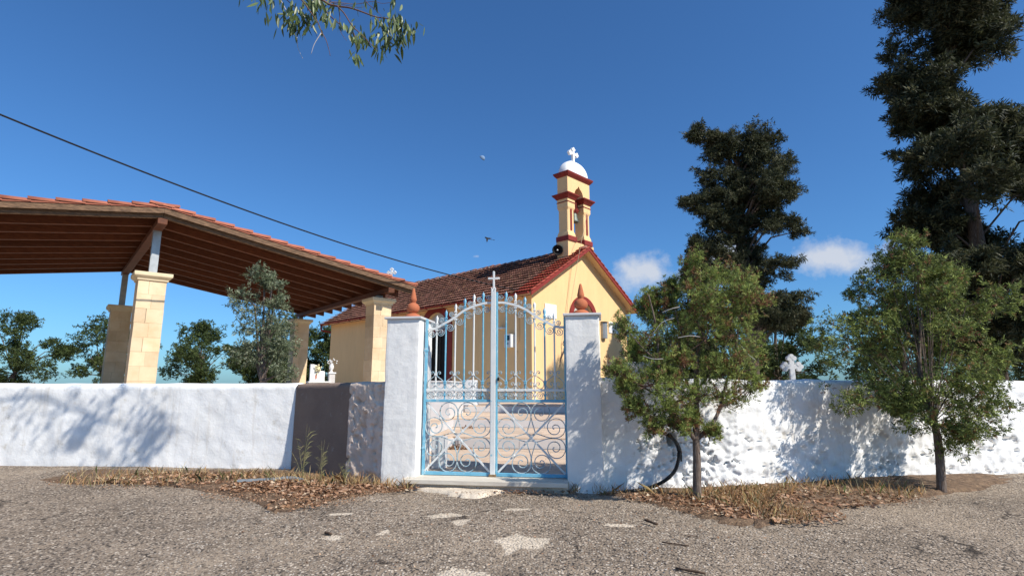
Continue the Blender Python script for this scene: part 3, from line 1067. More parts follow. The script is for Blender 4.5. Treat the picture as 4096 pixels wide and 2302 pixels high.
mb.add([(0, LL, 0), (LW, LL, 0), (LW, LL, cz(EAVE)), (LW / 2, LL, cz(RIDGE)), (0, LL, cz(EAVE))], [(0, 1, 2, 3, 4)])
mb.add([(LW, 0, 0), (LW, LL, 0), (LW, LL, cz(EAVE)), (LW, 0, cz(EAVE))], [(0, 1, 2, 3)])
wall = mb.build('wall', M['cream'], ch)
def frame(loop_out, loop_in, lo, hi, axis):
    n = len(loop_out)
    P = (lambda a, b, h: (h, a, b)) if axis == 'x' else (lambda a, b, h: (a, h, b))
    vs = [P(a, b, h) for h in (lo, hi) for a, b in loop_out] + [P(a, b, h) for h in (lo, hi) for a, b in loop_in]
    fs = []
    for i in range(n - 1):
        fs += [(i, i + 1, n + i + 1, n + i), (2 * n + i, 2 * n + i + 1, 3 * n + i + 1, 3 * n + i), (i, i + 1, 2 * n + i + 1, 2 * n + i), (n + i, n + i + 1, 3 * n + i + 1, 3 * n + i)]
    return MB().add(vs, fs)
def door(c, rin, rout, spring, axis, name):
    fr = frame(arch_loop(c, rout, spring, .0), arch_loop(c, rin, spring, .0), -.045, .012, axis).build('door', M['red'], ch)
    def P(mb, a0, a1, z0, z1, h0, h1):
        return mb.box(h0, h1, a0, a1, z0, z1) if axis == 'x' else mb.box(a0, a1, h0, h1, z0, z1)
    P(MB(), c - rin, c + rin, spring - .10, spring + .06, .05, .20).build('transom', M['red'], fr)
    MB().prism([p for p in arch_loop(c, rin - .002, spring + .07, spring + .062)], .15, .18, axis).build('fanlight', M['glass'], fr)
    P(MB(), c - rin, c + rin, .02, spring - .105, .26, .29).build('panel', M['darkwood'] if name else M['dark'], fr)  # side doorway: near-black sheet, the unlit interior put into its colour
    P(MB(), c - .03, c + .03, .02, spring - .11, .23, .258).build('panel', M['darkwood'], fr)
    return fr
door(5.52, .80, 1.09, 2.92, 'x', 0)
door(3.18, .72, .95, 3.24, 'y', 1)
# roof
OV, FO = .42, .34                         # eave and verge overhang
pitch = math.atan2(RIDGE - EAVE, LW / 2)
cp_, sp_ = math.cos(pitch), math.sin(pitch)
zr = cz(RIDGE) + .10
SLOPE = (LW / 2 + OV) / cp_
for sgn in (-1, 1):
    mb = MB()
    y0, y1 = -FO + .02, LL + .30
    xe = LW / 2 + sgn * (LW / 2 + OV)
    ze = zr - SLOPE * sp_
    x0 = LW / 2
    mb.add([(x0, y0, zr - .02), (x0, y1, zr - .02), (xe, y1, ze - .02), (xe, y0, ze - .02), (x0, y0, zr - .13), (x0, y1, zr - .13), (xe, y1, ze - .13), (xe, y0, ze - .13)],
           [(0, 1, 2, 3), (4, 5, 6, 7), (0, 1, 5, 4), (1, 2, 6, 5), (2, 3, 7, 6), (3, 0, 4, 7)])
    mb.build('roof_deck', M['cream'], ch)
    # verge board along the gable
    q = .13
    mb = MB()
    mb.add([(x0, y0 - .045, zr + .0), (xe - sgn * .0, y0 - .045, ze + .0), (xe, y0 - .045, ze - q - .03), (x0, y0 - .045, zr - q - .03),
            (x0, y0 - .002, zr + .0), (xe, y0 - .002, ze + .0), (xe, y0 - .002, ze - q - .03), (x0, y0 - .002, zr - q - .03)],
           [(0, 1, 2, 3), (4, 5, 6, 7), (0, 1, 5, 4), (1, 2, 6, 5), (2, 3, 7, 6), (3, 0, 4, 7)])
    mb.build('verge_board', M['red'], ch)
def tile_mesh(name, m, w=.25, L=.34, rolls=2, seg=10):
    """interlocking clay tile: rolls across, thick lower edge, lower end lifted over the next course"""
    vs, fs = [], []
    prof = []
    for i in range(seg + 1):
        t_ = i / seg
        prof.append((-w / 2 + w * t_, .018 * (.5 + .5 * math.cos(2 * math.pi * rolls * t_)) ** 1.5))
    for (yy, lift) in ((0, .075), (L, 0)):
        for x, z in prof:
            vs.append((x, yy, z + lift))
    k = seg + 1
    for i in range(seg):
        fs.append((i, i + 1, k + i + 1, k + i))
    for x, z in prof:
        vs.append((x, .01, z + .052))
    for i in range(seg):
        fs.append((i, 2 * k + i, 2 * k + i + 1, i + 1))
    return MB().add(vs, fs).mesh(name, m, False)
TM = [tile_mesh('roof_tile', M['tile_old']), tile_mesh('roof_tile', M['red_tile'])]
ROWS = 14
CW = .25
ncol = int((LL + .30 + FO) / CW)
rl = SLOPE / ROWS
items = []
for c in range(ncol):
    for r in range(ROWS):
        items.append((c, r))
def place_tile(c, r, left=True):
    y = -FO + CW * (c + .5) + random.uniform(-.008, .008)
    s_ = SLOPE - r * rl + .03             # distance from ridge of the tile's lower end
    x = LW / 2 - s_ * cp_
    z = zr - s_ * sp_ - .004
    return (x, y, z)
ntile = 0
rest = MB()
tv, tf = [v.co.copy() for v in TM[0].vertices], [tuple(p.vertices) for p in TM[0].polygons]
for c, r in items:
    p = place_tile(c, r)
    rot = (0, -pitch + random.uniform(-.02, .02), 0)
    # tile local: x across, y up the slope -> church: y along eave, x up the slope
    e_ = Matrix.Translation(p) @ Matrix.Rotation(-pitch + random.gauss(0, .012), 4, 'Y') @ Matrix.Rotation(-math.pi / 2 + random.gauss(0, .018), 4, 'Z')
    if ntile < 300 and c < 22:
        o = link('roof_tile', TM[1 if c < 3 else 0], ch)
        o.matrix_local = e_
        ntile += 1
    else:
        rest.add([e_ @ v for v in tv], tf)
M['tile_old_mass'] = mat('weathered_roof_tile_mass', (.29, .132, .095), .9, (.14, .07, .052), 5.5, (.38, .62), island=.38, bump=.004, bscale=40, stain=(11, (.56, .70), (.07, .055, .045)))
kind(rest.build('roof_tiles', M['tile_old_mass'], ch), 'stuff')
rest = MB()
for c in range(ncol):
    for r in range(ROWS):
        s_ = SLOPE - r * rl + .03
        p = (LW / 2 + s_ * cp_, -FO + CW * (c + .5), zr - s_ * sp_ - .004)
        e_ = Matrix.Translation(p) @ Matrix.Rotation(pitch, 4, 'Y') @ Matrix.Rotation(math.pi / 2, 4, 'Z')
        rest.add([e_ @ v for v in tv], tf)
rt = kind(rest.build('roof_tiles', M['red_tile'], ch), 'stuff')
# verge tiles whose scalloped ends show along the gable
vm = MB().tube([(0, -.02, 0), (0, .10, .0)], .028, 8).mesh('verge_tile', M['red_tile'])
for sgn in (-1, 1):
    for r in range(ROWS):
        s_ = SLOPE - (r + .5) * rl
        o = MB()
        L2 = rl * 1.08
        sx = sgn * cp_
        a0 = (LW / 2 + sgn * (s_ + L2 / 2) * cp_, -FO - .01, zr - (s_ + L2 / 2) * sp_ + .032)
        a1 = (LW / 2 + sgn * (s_ - L2 / 2) * cp_, -FO - .01, zr - (s_ - L2 / 2) * sp_ + .006)
        o.tube([a0, a1], [.046, .038], 10)
        o.build('verge_tile', M['red_tile'], ch, smooth=True)
# ridge tiles
for k in range(36):
    y = -.2 + .42 * k
    if y > LL + .2:
        break
    if .0 < y + .2 < 1.0:
        continue
    j = random.uniform(-.02, .02)
    MB().tube([(LW / 2, y - .02, zr - .035 + j), (LW / 2, y + .40, zr - .055 + j)], [.135, .115], 12).build('ridge_tile', M['tile_old'], ch, smooth=True)
mo = MB()
for k in range(60):
    y = .9 + k * .24 + random.uniform(-.05, .05)
    if y > LL:
        break
    for s_ in (-1,):
        mo.lathe([(.001, -.05), (.07, -.03), (.06, .02), (.001, .05)], 7, (LW / 2 + s_ * random.uniform(.11, .17), y, zr - .06 + random.uniform(-.02, .03)), cap=False)
kind(mo.build('ridge_mortar', M['mortar'], ch, smooth=True), 'stuff')
# soffit returns under the gable verge, gutter along the eave
xe, ze = -OV, zr - SLOPE * sp_
gt = MB()
prof = [(.075 * math.cos(a), .075 * math.sin(a)) for a in [math.pi + i * math.pi / 8 for i in range(9)]]
y0, y1 = -FO + .05, LL + .28
vs = [(xe - .06 + a, y, ze - .02 + b) for y in (y0, y1) for a, b in prof] + [(xe - .06 + a * .88, y, ze - .02 + b * .88) for y in (y0, y1) for a, b in prof]
fs = []
for i in range(8):
    fs += [(i, i + 1, 9 + i + 1, 9 + i), (18 + i, 18 + i + 1, 27 + i + 1, 27 + i)]
fs += [(0, 9, 27, 18), (8, 17, 35, 26), tuple(range(9)) , tuple(range(9, 18))]
gt.add(vs, fs)
g_ = gt.build('gutter', M['red'], ch)
for k in range(14):
    y = .35 + k * 1.06
    MB().box(xe - .15, xe + .03, y - .018, y + .018, ze - .115, ze - .02).build('bracket', M['red'], g_)
MB().box(xe + .002, xe + .03, y0, y1, ze - .15, ze + .0).build('fascia', M['red'], ch)
MB().tube([(xe - .06, LL + .22, ze - .09), (xe - .06, LL + .22, ze - .30), (xe - .02, LL + .22, ze - .38), (xe + .34, LL + .12, ze - .44), (xe + .62, LL + .07, ze - .50), (xe + .66, LL + .07, ze - .70), (xe + .66, LL + .07, -.0)], .05, 10).build('downpipe', M['red'], ch, smooth=True)
def budded_cross(mb, cx, cy, z, h, w, th, axis='y'):
    """white cross with three-lobed ends, standing on (cx, cy, z)"""
    zc_ = z + h * .62
    b = .040 * h / .55
    mb.box(cx - b, cx + b, cy - th, cy + th, z, z + h - b)
    mb.box(cx - w / 2 + b, cx - b - .001, cy - th, cy + th, zc_ - b, zc_ + b)
    mb.box(cx + b + .001, cx + w / 2 - b, cy - th, cy + th, zc_ - b, zc_ + b)
    def ball(x, zz, r):
        mb.prism([(x + r * math.cos(a), zz + r * math.sin(a)) for a in [2 * math.pi * i / 12 for i in range(12)]], cy - th * 1.15, cy + th * 1.15, 'y')
    r = b * 1.0
    for (dx, dz) in ((-1, 0), (1, 0), (0, 1)):
        px, pz = (cx + dx * (w / 2 - b * 1.2), zc_) if dx else (cx, z + h - b * 1.6)
        ball(px + dx * b * .9, pz + dz * b * .9, r)
        ball(px + dz * b * 1.1, pz + dx * b * 1.1, r)
        ball(px - dz * b * 1.1, pz - dx * b * 1.1, r)
fc = MB()
budded_cross(fc, 0, 0, 0, .74, .52, .045)
o = fc.build('ridge_cross', M['white'], ch)
o.location = (LW / 2, 13.85, cz(7.32)); o.rotation_euler = (0, 0, -CA + R(-12))
MB().box(LW / 2 - .13, LW / 2 + .13, 13.72, 13.98, cz(6.7), cz(7.33)).build('cross_plinth', M['white'], ch)

# bell gable
bf = link('bell_gable', None, ch)
A0, A1 = .10, .66         # depth range along y
BC = LW / 2
def fl(x0, x1, y0, y1, z0, z1, s0=1.0):
    return MB().box(x0, x1, y0, y1, cz(z0), cz(z1))
fl(BC - .82, BC + .98, A0 + .0, A1 + .02, 6.05, 7.06).build('base', M['cream'], bf, bevel=.01)
def oct_prism(x0, x1, y0, y1, c, z0, z1, k=1.0):
    xm, ym = (x0 + x1) / 2, (y0 + y1) / 2
    p = [(x0 + c, y0), (x1 - c, y0), (x1, y0 + c), (x1, y1 - c), (x1 - c, y1), (x0 + c, y1), (x0, y1 - c), (x0, y0 + c)]
    return p
def loft(levels):
    """stack of outlines [(z, poly), ...] joined into one shaft"""
    n = len(levels[0][1])
    vs = [(a, b, cz(z)) for z, p in levels for a, b in p]
    fs = [(i * n + k, i * n + (k + 1) % n, (i + 1) * n + (k + 1) % n, (i + 1) * n + k) for i in range(len(levels) - 1) for k in range(n)]
    fs += [tuple(range(n - 1, -1, -1)), tuple((len(levels) - 1) * n + k for k in range(n))]
    return MB().add(vs, fs)
for x0, x1 in ((BC - .80, BC - .31), (BC + .31, BC + .80)):
    def ol(gw_, c):
        return oct_prism(x0 - gw_, x1 + gw_, A0 - gw_, A1 + gw_, c, 0, 0)
    loft([(7.26, ol(.01, .002)), (7.36, ol(0, .004)), (7.50, ol(-.035, .03)), (8.40, ol(-.035, .03)), (8.50, ol(0, .004)), (8.72, ol(0, .002)), (8.74, ol(.0, .002)), (8.90, ol(.0, .002))]).build('pier', M['cream'], bf)
    MB().box(x0 - .05, x1 + .05, A0 - .05, A1 + .05, cz(7.06), cz(7.26)).build('plinth', M['red'], bf, bevel=.006)
    MB().box(x0 - .018, x1 + .018, A0 - .018, A1 + .018, cz(8.715), cz(8.75)).build('string_course', M['red'], bf)
    def sq(g):
        return [(x0 - g, A0 - g), (x1 + g, A0 - g), (x1 + g, A1 + g), (x0 - g, A1 + g)]
    loft([(8.87, sq(.03)), (8.92, sq(.06)), (8.97, sq(.10)), (9.03, sq(.155)), (9.075, sq(.165))]).build('cornice', M['red'], bf)
    xm = (x0 + x1) / 2
    pan = [(xm - .055, 7.52), (xm + .055, 7.52), (xm + .055, 8.40)] + [(xm + .055 * math.cos(a), 8.40 + .055 * math.sin(a)) for a in (R(45), R(90), R(135))] + [(xm - .055, 8.40)]
    pan[0:2] = [(xm - .055, 7.56), (xm - .03, 7.51), (xm + .03, 7.51), (xm + .055, 7.56)]
    MB().prism([(a, cz(b)) for a, b in pan], A0 + .012, A0 + .036, 'y').build('panel', M['red'], bf)
head = [(BC - .78, 9.075), (BC - .31, 9.075)] + [(BC - .31 * math.cos(R(a)) * 1.0, 9.10 + .36 * math.sin(R(a))) for a in (0, 20, 40, 58, 72)] + [(BC - .05, 9.50), (BC, 9.58), (BC + .05, 9.50)] + \
       [(BC + .31 * math.cos(R(a)), 9.10 + .36 * math.sin(R(a))) for a in (72, 58, 40, 20, 0)] + [(BC + .31, 9.075), (BC + .78, 9.075), (BC + .78, 9.86), (BC - .78, 9.86)]
MB().prism([(a, cz(b)) for a, b in head], A0 + .01, A1 - .01, 'y').build('head_block', M['cream'], bf)
def sqh(g):
    return [(BC - .78 - g, A0 - g), (BC + .78 + g, A0 - g), (BC + .78 + g, A1 + g), (BC - .78 - g, A1 + g)]
loft([(9.84, sqh(.02)), (9.89, sqh(.06)), (9.94, sqh(.10)), (10.0, sqh(.125)), (10.03, sqh(.125))]).build('cornice', M['red'], bf)
dm, ds_, nr = [], [], 12
na = 36
for i in range(nr + 1):
    ph = math.pi / 2 * i / nr
    for k in range(na):
        a = 2 * math.pi * k / na
        ca, sa = math.cos(a), math.sin(a)
        e_ = .62
        sx_ = abs(ca) ** e_ * (1 if ca >= 0 else -1)
        sy_ = abs(sa) ** e_ * (1 if sa >= 0 else -1)
        c_ = math.cos(ph) ** .85
        dm.append((BC + .80 * sx_ * c_, (A0 + A1) / 2 + .37 * sy_ * c_, cz(10.031 + .70 * math.sin(ph))))
for i in range(nr):
    for k in range(na):
        k2 = (k + 1) % na
        ds_.append((i * na + k, i * na + k2, (i + 1) * na + k2, (i + 1) * na + k))
MB().add(dm, ds_).build('dome', M['white'], bf, smooth=True)
fc = MB()
budded_cross(fc, BC, (A0 + A1) / 2, cz(10.66), .74, .60, .05)
fc.build('cross', M['white'], bf)
bl = MB().lathe([(.175, 0), (.19, .02), (.165, .09), (.135, .22), (.12, .34), (.09, .40), (.02, .42)], 20).build('bell', M['bronze'], bf, smooth=True)
bl.location = (BC, .38, cz(8.02))
yk = MB()
yk.box(BC - .30, BC + .30, .33, .43, cz(8.56), cz(8.66))
for dx in (-.17, -.06, .05, .16):
    yk.box(BC + dx - .022, BC + dx + .022, .30, .46, cz(8.44), cz(8.92))
yk.build('yoke', M['red'], bf, bevel=.008)

# loudspeaker on the roof by the bell gable
ls = thing('loudspeaker', 'black horn loudspeaker on the roof at the foot of the bell gable', 'loudspeaker', (0, 0, 0))
def cw(x, y, z):
    v = Matrix.Rotation(CA, 4, 'Z') @ Vector((x, y, z))
    return Vector((CH.x + v.x, CH.y + v.y, v.z))
lp = cw(2.20, .50, 6.66)
ls.location = lp
hd = (Vector((.05, -1, -.10))).normalized()
q = hd.to_track_quat('Z', 'Y')
ls.rotation_euler = q.to_euler()
MB().lathe([(.215, .0), (.222, -.012), (.210, -.03), (.15, -.10), (.09, -.20), (.075, -.32), (.07, -.42), (.02, -.43)], 28, cap=False).build('horn', M['black'], ls, smooth=True)
MB().lathe([(.205, -.004), (.19, -.03), (.11, -.13), (.05, -.19), (.01, -.19)], 28, cap=False).build('horn_throat', M['black'], ls, smooth=True)
MB().lathe([(.045, -.18), (.045, -.07), (.03, -.055), (.002, -.05)], 16).build('phase_plug', M['steel'], ls, smooth=True)
MB().tube([(0, .10, -.3), (0, .36, -.3)], .018, 8).build('bracket', M['steel'], ls)

# fittings on the church walls
def on_long(y, z, h=0.0):
    return cw(-h, y, z)
mbx = thing('meter_box', 'small white box with dark display on the church side wall', 'wall box', cw(0, 1.0, 2.82), CA)
MB().box(-.24, -.003, -.17, .17, -.24, .25).build('case', M['plastic'], mbx, bevel=.015)
MB().box(-.252, -.241, -.11, .09, .02, .20).build('display', M['screen'], mbx, bevel=.004)
MB().box(-.250, -.241, -.05, .05, -.12, -.08).build('button', M['screen'], mbx)
cb = thing('conduit', 'thin cream cable conduit running up the shaded church wall', 'cable', cw(0, .62, 0), CA)
MB().tube([(-.018, 0, 4.05), (-.018, .0, 2.85), (-.018, .03, 2.78), (-.018, .10, 2.74), (-.018, .22, 2.74)], .016, 6).build('pipe', M['cream'], cb)
MB().tube([(-.018, .22, 2.52), (-.018, .15, 2.45), (-.018, .06, 2.36)], .012, 6).build('pipe', M['cream'], cb)
wl = thing('wall_lamp', 'small cream bracket lamp sticking out of the shaded church wall', 'wall lamp', cw(0, 1.45, 3.34), CA)
MB().box(-.20, -.002, -.13, .13, -.03, .03).build('body', M['plastic'], wl, bevel=.01)
def plaque(x0, x1, z0, z1, label, lines, rz=0.0):
    t = thing('plaque', label, 'plaque', cw((x0 + x1) / 2, 0, (z0 + z1) / 2), CA, 'marble plaques on the gable')
    w, h = (x1 - x0) / 2, (z1 - z0) / 2
    MB().box(-w, w, -.035, -.003, -h, h).build('tablet', M['marble_white'], t, bevel=.005)
    mb = MB()
    r_ = random.Random(5)
    for i in range(lines):
        z = h - .07 - i * (2 * h - .12) / lines
        x = -w + .07 + r_.uniform(0, .05)
        while x < w - .1:
            l = r_.uniform(.03, .08)
            mb.box(x, min(x + l, w - .06), -.0375, -.0352, z - .012, z + .006)
            x += l + .02
    kind(mb.build('inscription', M['marble'], t), 'stuff')
    return t
plaque(.74, 1.42, 3.70, 4.24, 'white marble plaque on the sunlit gable near the church corner', 6)
plaque(5.0, 5.77, 3.42, 3.90, 'shaded grey white plaque near the right end of the gable', 6)
bx = thing('lantern_case', 'narrow grey glazed wall lantern just right of the right gate pillar', 'wall lantern', cw(4.57, 0, 3.48), CA)
MB().prism([(-.15, -.003), (.15, -.003), (.15, -.10), (.08, -.17), (-.08, -.17), (-.15, -.10)], -.33, .33).build('case', M['steel'], bx, bevel=.006)
MB().prism([(-.17, -.003), (.17, -.003), (.17, -.12), (.09, -.20), (-.09, -.20), (-.17, -.12)], .331, .37).build('hood', M['black'], bx)
rp = thing('bell_rope', 'thin bell rope hanging down the gable to a knotted tail', 'rope')
P0, P1, P2 = cw(3.63, -.02, 8.55), cw(2.55, -.40, 6.72), cw(1.75, -.12, 2.9)
MB().tube(spline([P0, P0.lerp(P1, .5) + Vector((0, -.03, -.05)), P1, P1.lerp(P2, .5), P2], 6), .008, 5).build('line', M['ropem'], rp)
P3 = cw(1.75, -.12, 2.92)
MB().tube(spline([cw(2.60, -.02, 6.58), cw(2.2, -.05, 4.9), P3], 6), .007, 5).build('line', M['ropem'], rp)
MB().tube(spline([P2, P2 + Vector((-.05, 0, -.15)), P2 + Vector((.02, 0, -.30)), P2 + Vector((-.16, 0, -.75)), P2 + Vector((-.22, -.02, -1.05))], 5), [.02] * 10 + [.03] * 11, 6).build('tail', M['bark'], rp)

# power cable from beyond the left edge to a hook under the eave
hk = cw(-.02, .36, 4.62)
pc = thing('power_cable', 'black overhead power cable sagging from the left to the church eave', 'cable')
cpts = [(-13.2, 5.6, 7.35), (-4.91, 12.0, 4.57 + .0), (-3.63, 14.3, 4.30), (-1.3, 17.3, 4.22)]
def cable(a, b, sag, n=18):
    o = []
    for i in range(n + 1):
        t_ = i / n
        p = Vector(a).lerp(Vector(b), t_)
        p.z -= sag * 4 * t_ * (1 - t_)
        o.append(p)
    return o
far = Vector((-9.6, 8.0, 6.0))
MB().tube(cable(far, hk + Vector((-.02, -.05, .02)), .42, 30), .017, 6).build('wire', M['black'], pc)
MB().tube([hk + Vector((.06, .07, .0)), hk + Vector((-.06, -.07, .04)), hk + Vector((-.06, -.07, -.22))], .014, 6).build('hook', M['black'], pc)

# ================================================================== CANOPY
KA = R(40)
cn = thing('canopy', 'open timber shelter with terracotta tiled roof on limestone pillars', 'shelter', (-4.17, 16.5, .6), KA)
SL = math.tan(R(9.2))
EX, EZ, RX = 1.085, 4.27 - .6, -5.7
def rz_(x):
    """height of the tile plane at local x"""
    return EZ + (EX - x) * SL if x > RX else EZ + (EX - RX) * SL - (RX - x) * SL
Y0, Y1 = -.64, 7.6
XL = 2 * RX - EX
caps = [(-.05, .62)]
stone_cache = {}
def canopy_pillar(x, y, label=None):
    pl = link('pillar', None, cn, (x, y, 0))
    hh = 0.0
    k = 0
    w = .57
    H_ = 3.02
    nrow = 9
    for r in range(nrow):
        ch_ = H_ / nrow
        sp = .30 if r % 2 else .22
        for (a, b) in ((0, sp), (sp, w)):
            key = (round(a, 2), round(b, 2))
            if key not in stone_cache:
                stone_cache[key] = MB().box(a + .0008, b - .0008, 0, w, .0008, ch_ - .0008).mesh('stone_block', M['limestone'])
            o = link('stone_block', stone_cache[key], pl, (random.uniform(-.004, .004), random.uniform(-.004, .004), r * ch_))
            bv = o.modifiers.new('bevel', 'BEVEL'); bv.width = .003; bv.segments = 1
    def sq(g):
        return [(-g, -g), (w + g, -g), (w + g, w + g), (-g, w + g)]
    n = 4
    lv = [(3.021, sq(.03)), (3.06, sq(.035)), (3.09, sq(.07)), (3.12, sq(.10)), (3.14, sq(.105)), (3.21, sq(.105))]
    vs = [(a, b, z) for z, p in lv for a, b in p]
    fs = [(i * n + q_, i * n + (q_ + 1) % n, (i + 1) * n + (q_ + 1) % n, (i + 1) * n + q_) for i in range(len(lv) - 1) for q_ in range(n)]
    fs += [(3, 2, 1, 0), tuple((len(lv) - 1) * n + q_ for q_ in range(n))]
    MB().add(vs, fs).build('cap', M['limestone_cap'], pl, bevel=.006)
    MB().box(.20, .37, .20, .37, 3.211, rz_(x + .28) - .472).build('post_foot', M['steel'], pl)
for x in (0, -5.98, -11.9):
    for y in (0, 6.95):
        canopy_pillar(x, y)
# eave, ridge and far beams along the shelter
for bxm in (.285, -5.70, -11.6):
    MB().box(bxm - .10, bxm + .10, Y0 + .12, Y1 - .1, rz_(bxm) - .47, rz_(bxm) - .325).build('beam', M['wood'], cn, bevel=.01)
# rafters down both slopes
def sloped(x0, x1, y0, y1, t0, t1):
    """box following the roof slope between x0 and x1 (same side of the ridge)"""
    return MB().add([(x0, y0, rz_(x0) - t0), (x1, y0, rz_(x1) - t0), (x1, y1, rz_(x1) - t0), (x0, y1, rz_(x0) - t0), (x0, y0, rz_(x0) - t1), (x1, y0, rz_(x1) - t1), (x1, y1, rz_(x1) - t1), (x0, y1, rz_(x0) - t1)],
                    [(0, 3, 2, 1), (4, 5, 6, 7), (0, 1, 5, 4), (1, 2, 6, 5), (2, 3, 7, 6), (3, 0, 4, 7)])
ny = 10
for i in range(ny):
    y = Y0 + .12 + i * (Y1 - Y0 - .30) / (ny - 1)
    m = M['wood_old'] if i == 0 else M['wood']
    sloped(RX + .002, EX - .10, y, y + .10, .125, .322).build('rafter', m, cn, bevel=.006)
    sloped(XL + .10, RX - .002, y, y + .10, .125, .322).build('rafter', m, cn, bevel=.006)
# deck boards, laid along the shelter
nb = 26
for sgn in (1, -1):
    for i in range(nb):
        a = RX + sgn * (EX - .08 - RX) * i / nb
        b = RX + sgn * ((EX - .08 - RX) * (i + 1) / nb - .006)
        x0, x1 = min(a, b), max(a, b)
        if sgn == 1:
            x0 = max(x0, RX + .002)
        else:
            x1 = min(x1, RX - .002)
        sloped(x0, x1, Y0 + .05, Y1 - .05, .098, .122).build('deck_board', M['wood'], cn)
# verge boards with pale joints at the near end
for x0, x1 in ((RX + .002, EX - .05), (XL + .05, RX - .002)):
    sloped(x0, x1, Y0 + .02, Y0 + .048, .075, .23).build('verge_board', M['wood_old'], cn)
# tiles: the near courses one by one, the rest joined
def barrel(L=.50, r=.085, seg=7):
    vs, fs = [], []
    for (s_, lift, rr) in ((0, .045, 1.0), (L, .0, .86)):
        for k in range(seg + 1):
            a = math.pi * k / seg
            vs.append((s_, r * rr * math.cos(a), r * rr * math.sin(a) + lift))
        for k in range(seg + 1):
            a = math.pi * k / seg
            vs.append((s_, (r * rr - .016) * math.cos(a), (r * rr - .016) * math.sin(a) + lift))
    k = seg + 1
    for i in range(seg):
        fs += [(i, i + 1, 2 * k + i + 1, 2 * k + i), (k + i, k + i + 1, 3 * k + i + 1, 3 * k + i), (i, i + 1, k + i + 1, k + i)]
    return MB().add(vs, fs)
bm_ = barrel()
bme = bm_.mesh('roof_tile', M['tile_new'], True)
M['tile_new_mass'] = mat('terracotta_roof_tile_mass', (.40, .14, .085), .85, (.32, .105, .065), 5, island=.15)
rest = MB()
ang = math.atan(SL)
for sgn in (1, -1):
    xa = EX if sgn > 0 else XL
    nr_ = int((EX - RX) / .44)
    for c in range(int((Y1 - Y0) / .20)):
        y = Y0 + .06 + c * .20
        for r in range(nr_ + 1):
            x = xa - sgn * r * .44
            if (sgn > 0 and x - .1 < RX) or (sgn < 0 and x + .1 > RX):
                continue
            mt = Matrix.Translation((x, y, rz_(x) - .085)) @ (Matrix.Rotation(0, 4, 'Z') if sgn < 0 else Matrix.Rotation(math.pi, 4, 'Z')) @ Matrix.Rotation(-ang, 4, 'Y')
            if c < 3:
                o = link('roof_tile', bme, cn)
                o.matrix_local = mt @ Matrix.Rotation(random.uniform(-.012, .012), 4, 'Z')
            else:
                rest.add([mt @ Vector(v) for v in bm_.v], bm_.f)
kind(rest.build('roof_tiles', M['tile_new_mass'], cn, smooth=True), 'stuff')
mb = MB()
for x0, x1 in ((RX, EX - .03), (XL + .03, RX)):
    for z in (1,):
        mb.add(sloped(x0, x1, Y0 + .0, Y1, .058, .096).v, sloped(x0, x1, Y0, Y1, .058, .096).f)
mb.build('under_tile_layer', M['tile_new'], cn)

# ================================================================== VEGETATION
def foliage_mesh(name, clusters, m, blades=9, L=(.06, .11), w=.012, up=.35, spread=.55, cols=None, flat=False, droop=0.0, shell=.55, seed=1, bend=.25, light=None):
    """many narrow leaf blades in small tufts, spread through ellipsoids (x,y,z,rx,ry,rz,count)"""
    rg = np.random.default_rng(seed)
    Vs, Ts = [], []
    for cl in clusters:
        cx, cy, cz_, rx, ry, rz, n = cl[:7]
        ci = cl[7] if len(cl) > 7 else None
        n = int(n)
        d = rg.normal(size=(n, 3))
        d /= np.linalg.norm(d, axis=1)[:, None]
        rad = rg.random(n) ** (1 / 3)
        rad = shell * np.maximum(rad, rg.random(n) ** .2) + (1 - shell) * rad
        P = np.array([cx, cy, cz_]) + d * rad[:, None] * np.array([rx, ry, rz])
        ax = d * np.array([1, 1, .6]) + np.array([0, 0, up - droop]) + rg.normal(size=(n, 3)) * .35
        ax /= np.linalg.norm(ax, axis=1)[:, None]
        ci_ = rg.random(n) if ci is None else np.full(n, ci) + rg.normal(size=n) * .08
        tone = rg.normal(size=n) * .16
        for k in range(blades):
            t_ = k / max(1, blades - 1)
            a = ax + rg.normal(size=(n, 3)) * spread
            a[:, 2] -= droop * .5
            a /= np.linalg.norm(a, axis=1)[:, None]
            l = rg.uniform(L[0], L[1], n)
            off = rg.uniform(0, .6, n)[:, None] * ax * l[:, None]
            base = P + off + rg.normal(size=(n, 3)) * l.mean() * .18
            s_ = np.cross(a, rg.normal(size=(n, 3)))
            s_ /= np.linalg.norm(s_, axis=1)[:, None] + 1e-9
            mid = base + a * (l * .5)[:, None]
            tip = base + a * l[:, None] + np.array([0, 0, -bend]) * l[:, None] * .3
            ww = (w * rg.uniform(.7, 1.3, n))[:, None]
            Vs.append(np.stack([base, mid + s_ * ww, tip, mid - s_ * ww], 1).reshape(-1, 3))
            c = cols(ci_, rg, n) * (1 + tone + rg.normal(size=n) * .10)[:, None]
            Ts.append(np.repeat(np.clip(c, .005, .9), 4, axis=0))
    V = np.concatenate(Vs)
    T = np.concatenate(Ts)
    F = np.arange(len(V)).reshape(-1, 4)
    return qmesh(name, V, F, m, T)
def pal(*stops):
    s = np.array([a for a, _ in stops])
    c = np.array([b for _, b in stops])
    def f(x, rg, n):
        x = np.clip(x, 0, 1)
        return np.stack([np.interp(x, s, c[:, k]) for k in range(3)], -1)
    return f
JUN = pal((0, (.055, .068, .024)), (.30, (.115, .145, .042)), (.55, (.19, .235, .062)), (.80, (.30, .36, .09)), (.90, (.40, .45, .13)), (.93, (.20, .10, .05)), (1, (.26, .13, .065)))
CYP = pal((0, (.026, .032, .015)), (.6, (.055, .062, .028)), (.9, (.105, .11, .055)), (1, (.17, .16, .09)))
OLV = pal((0, (.07, .09, .045)), (.5, (.13, .16, .085)), (.8, (.24, .27, .17)), (1, (.36, .38, .26)))
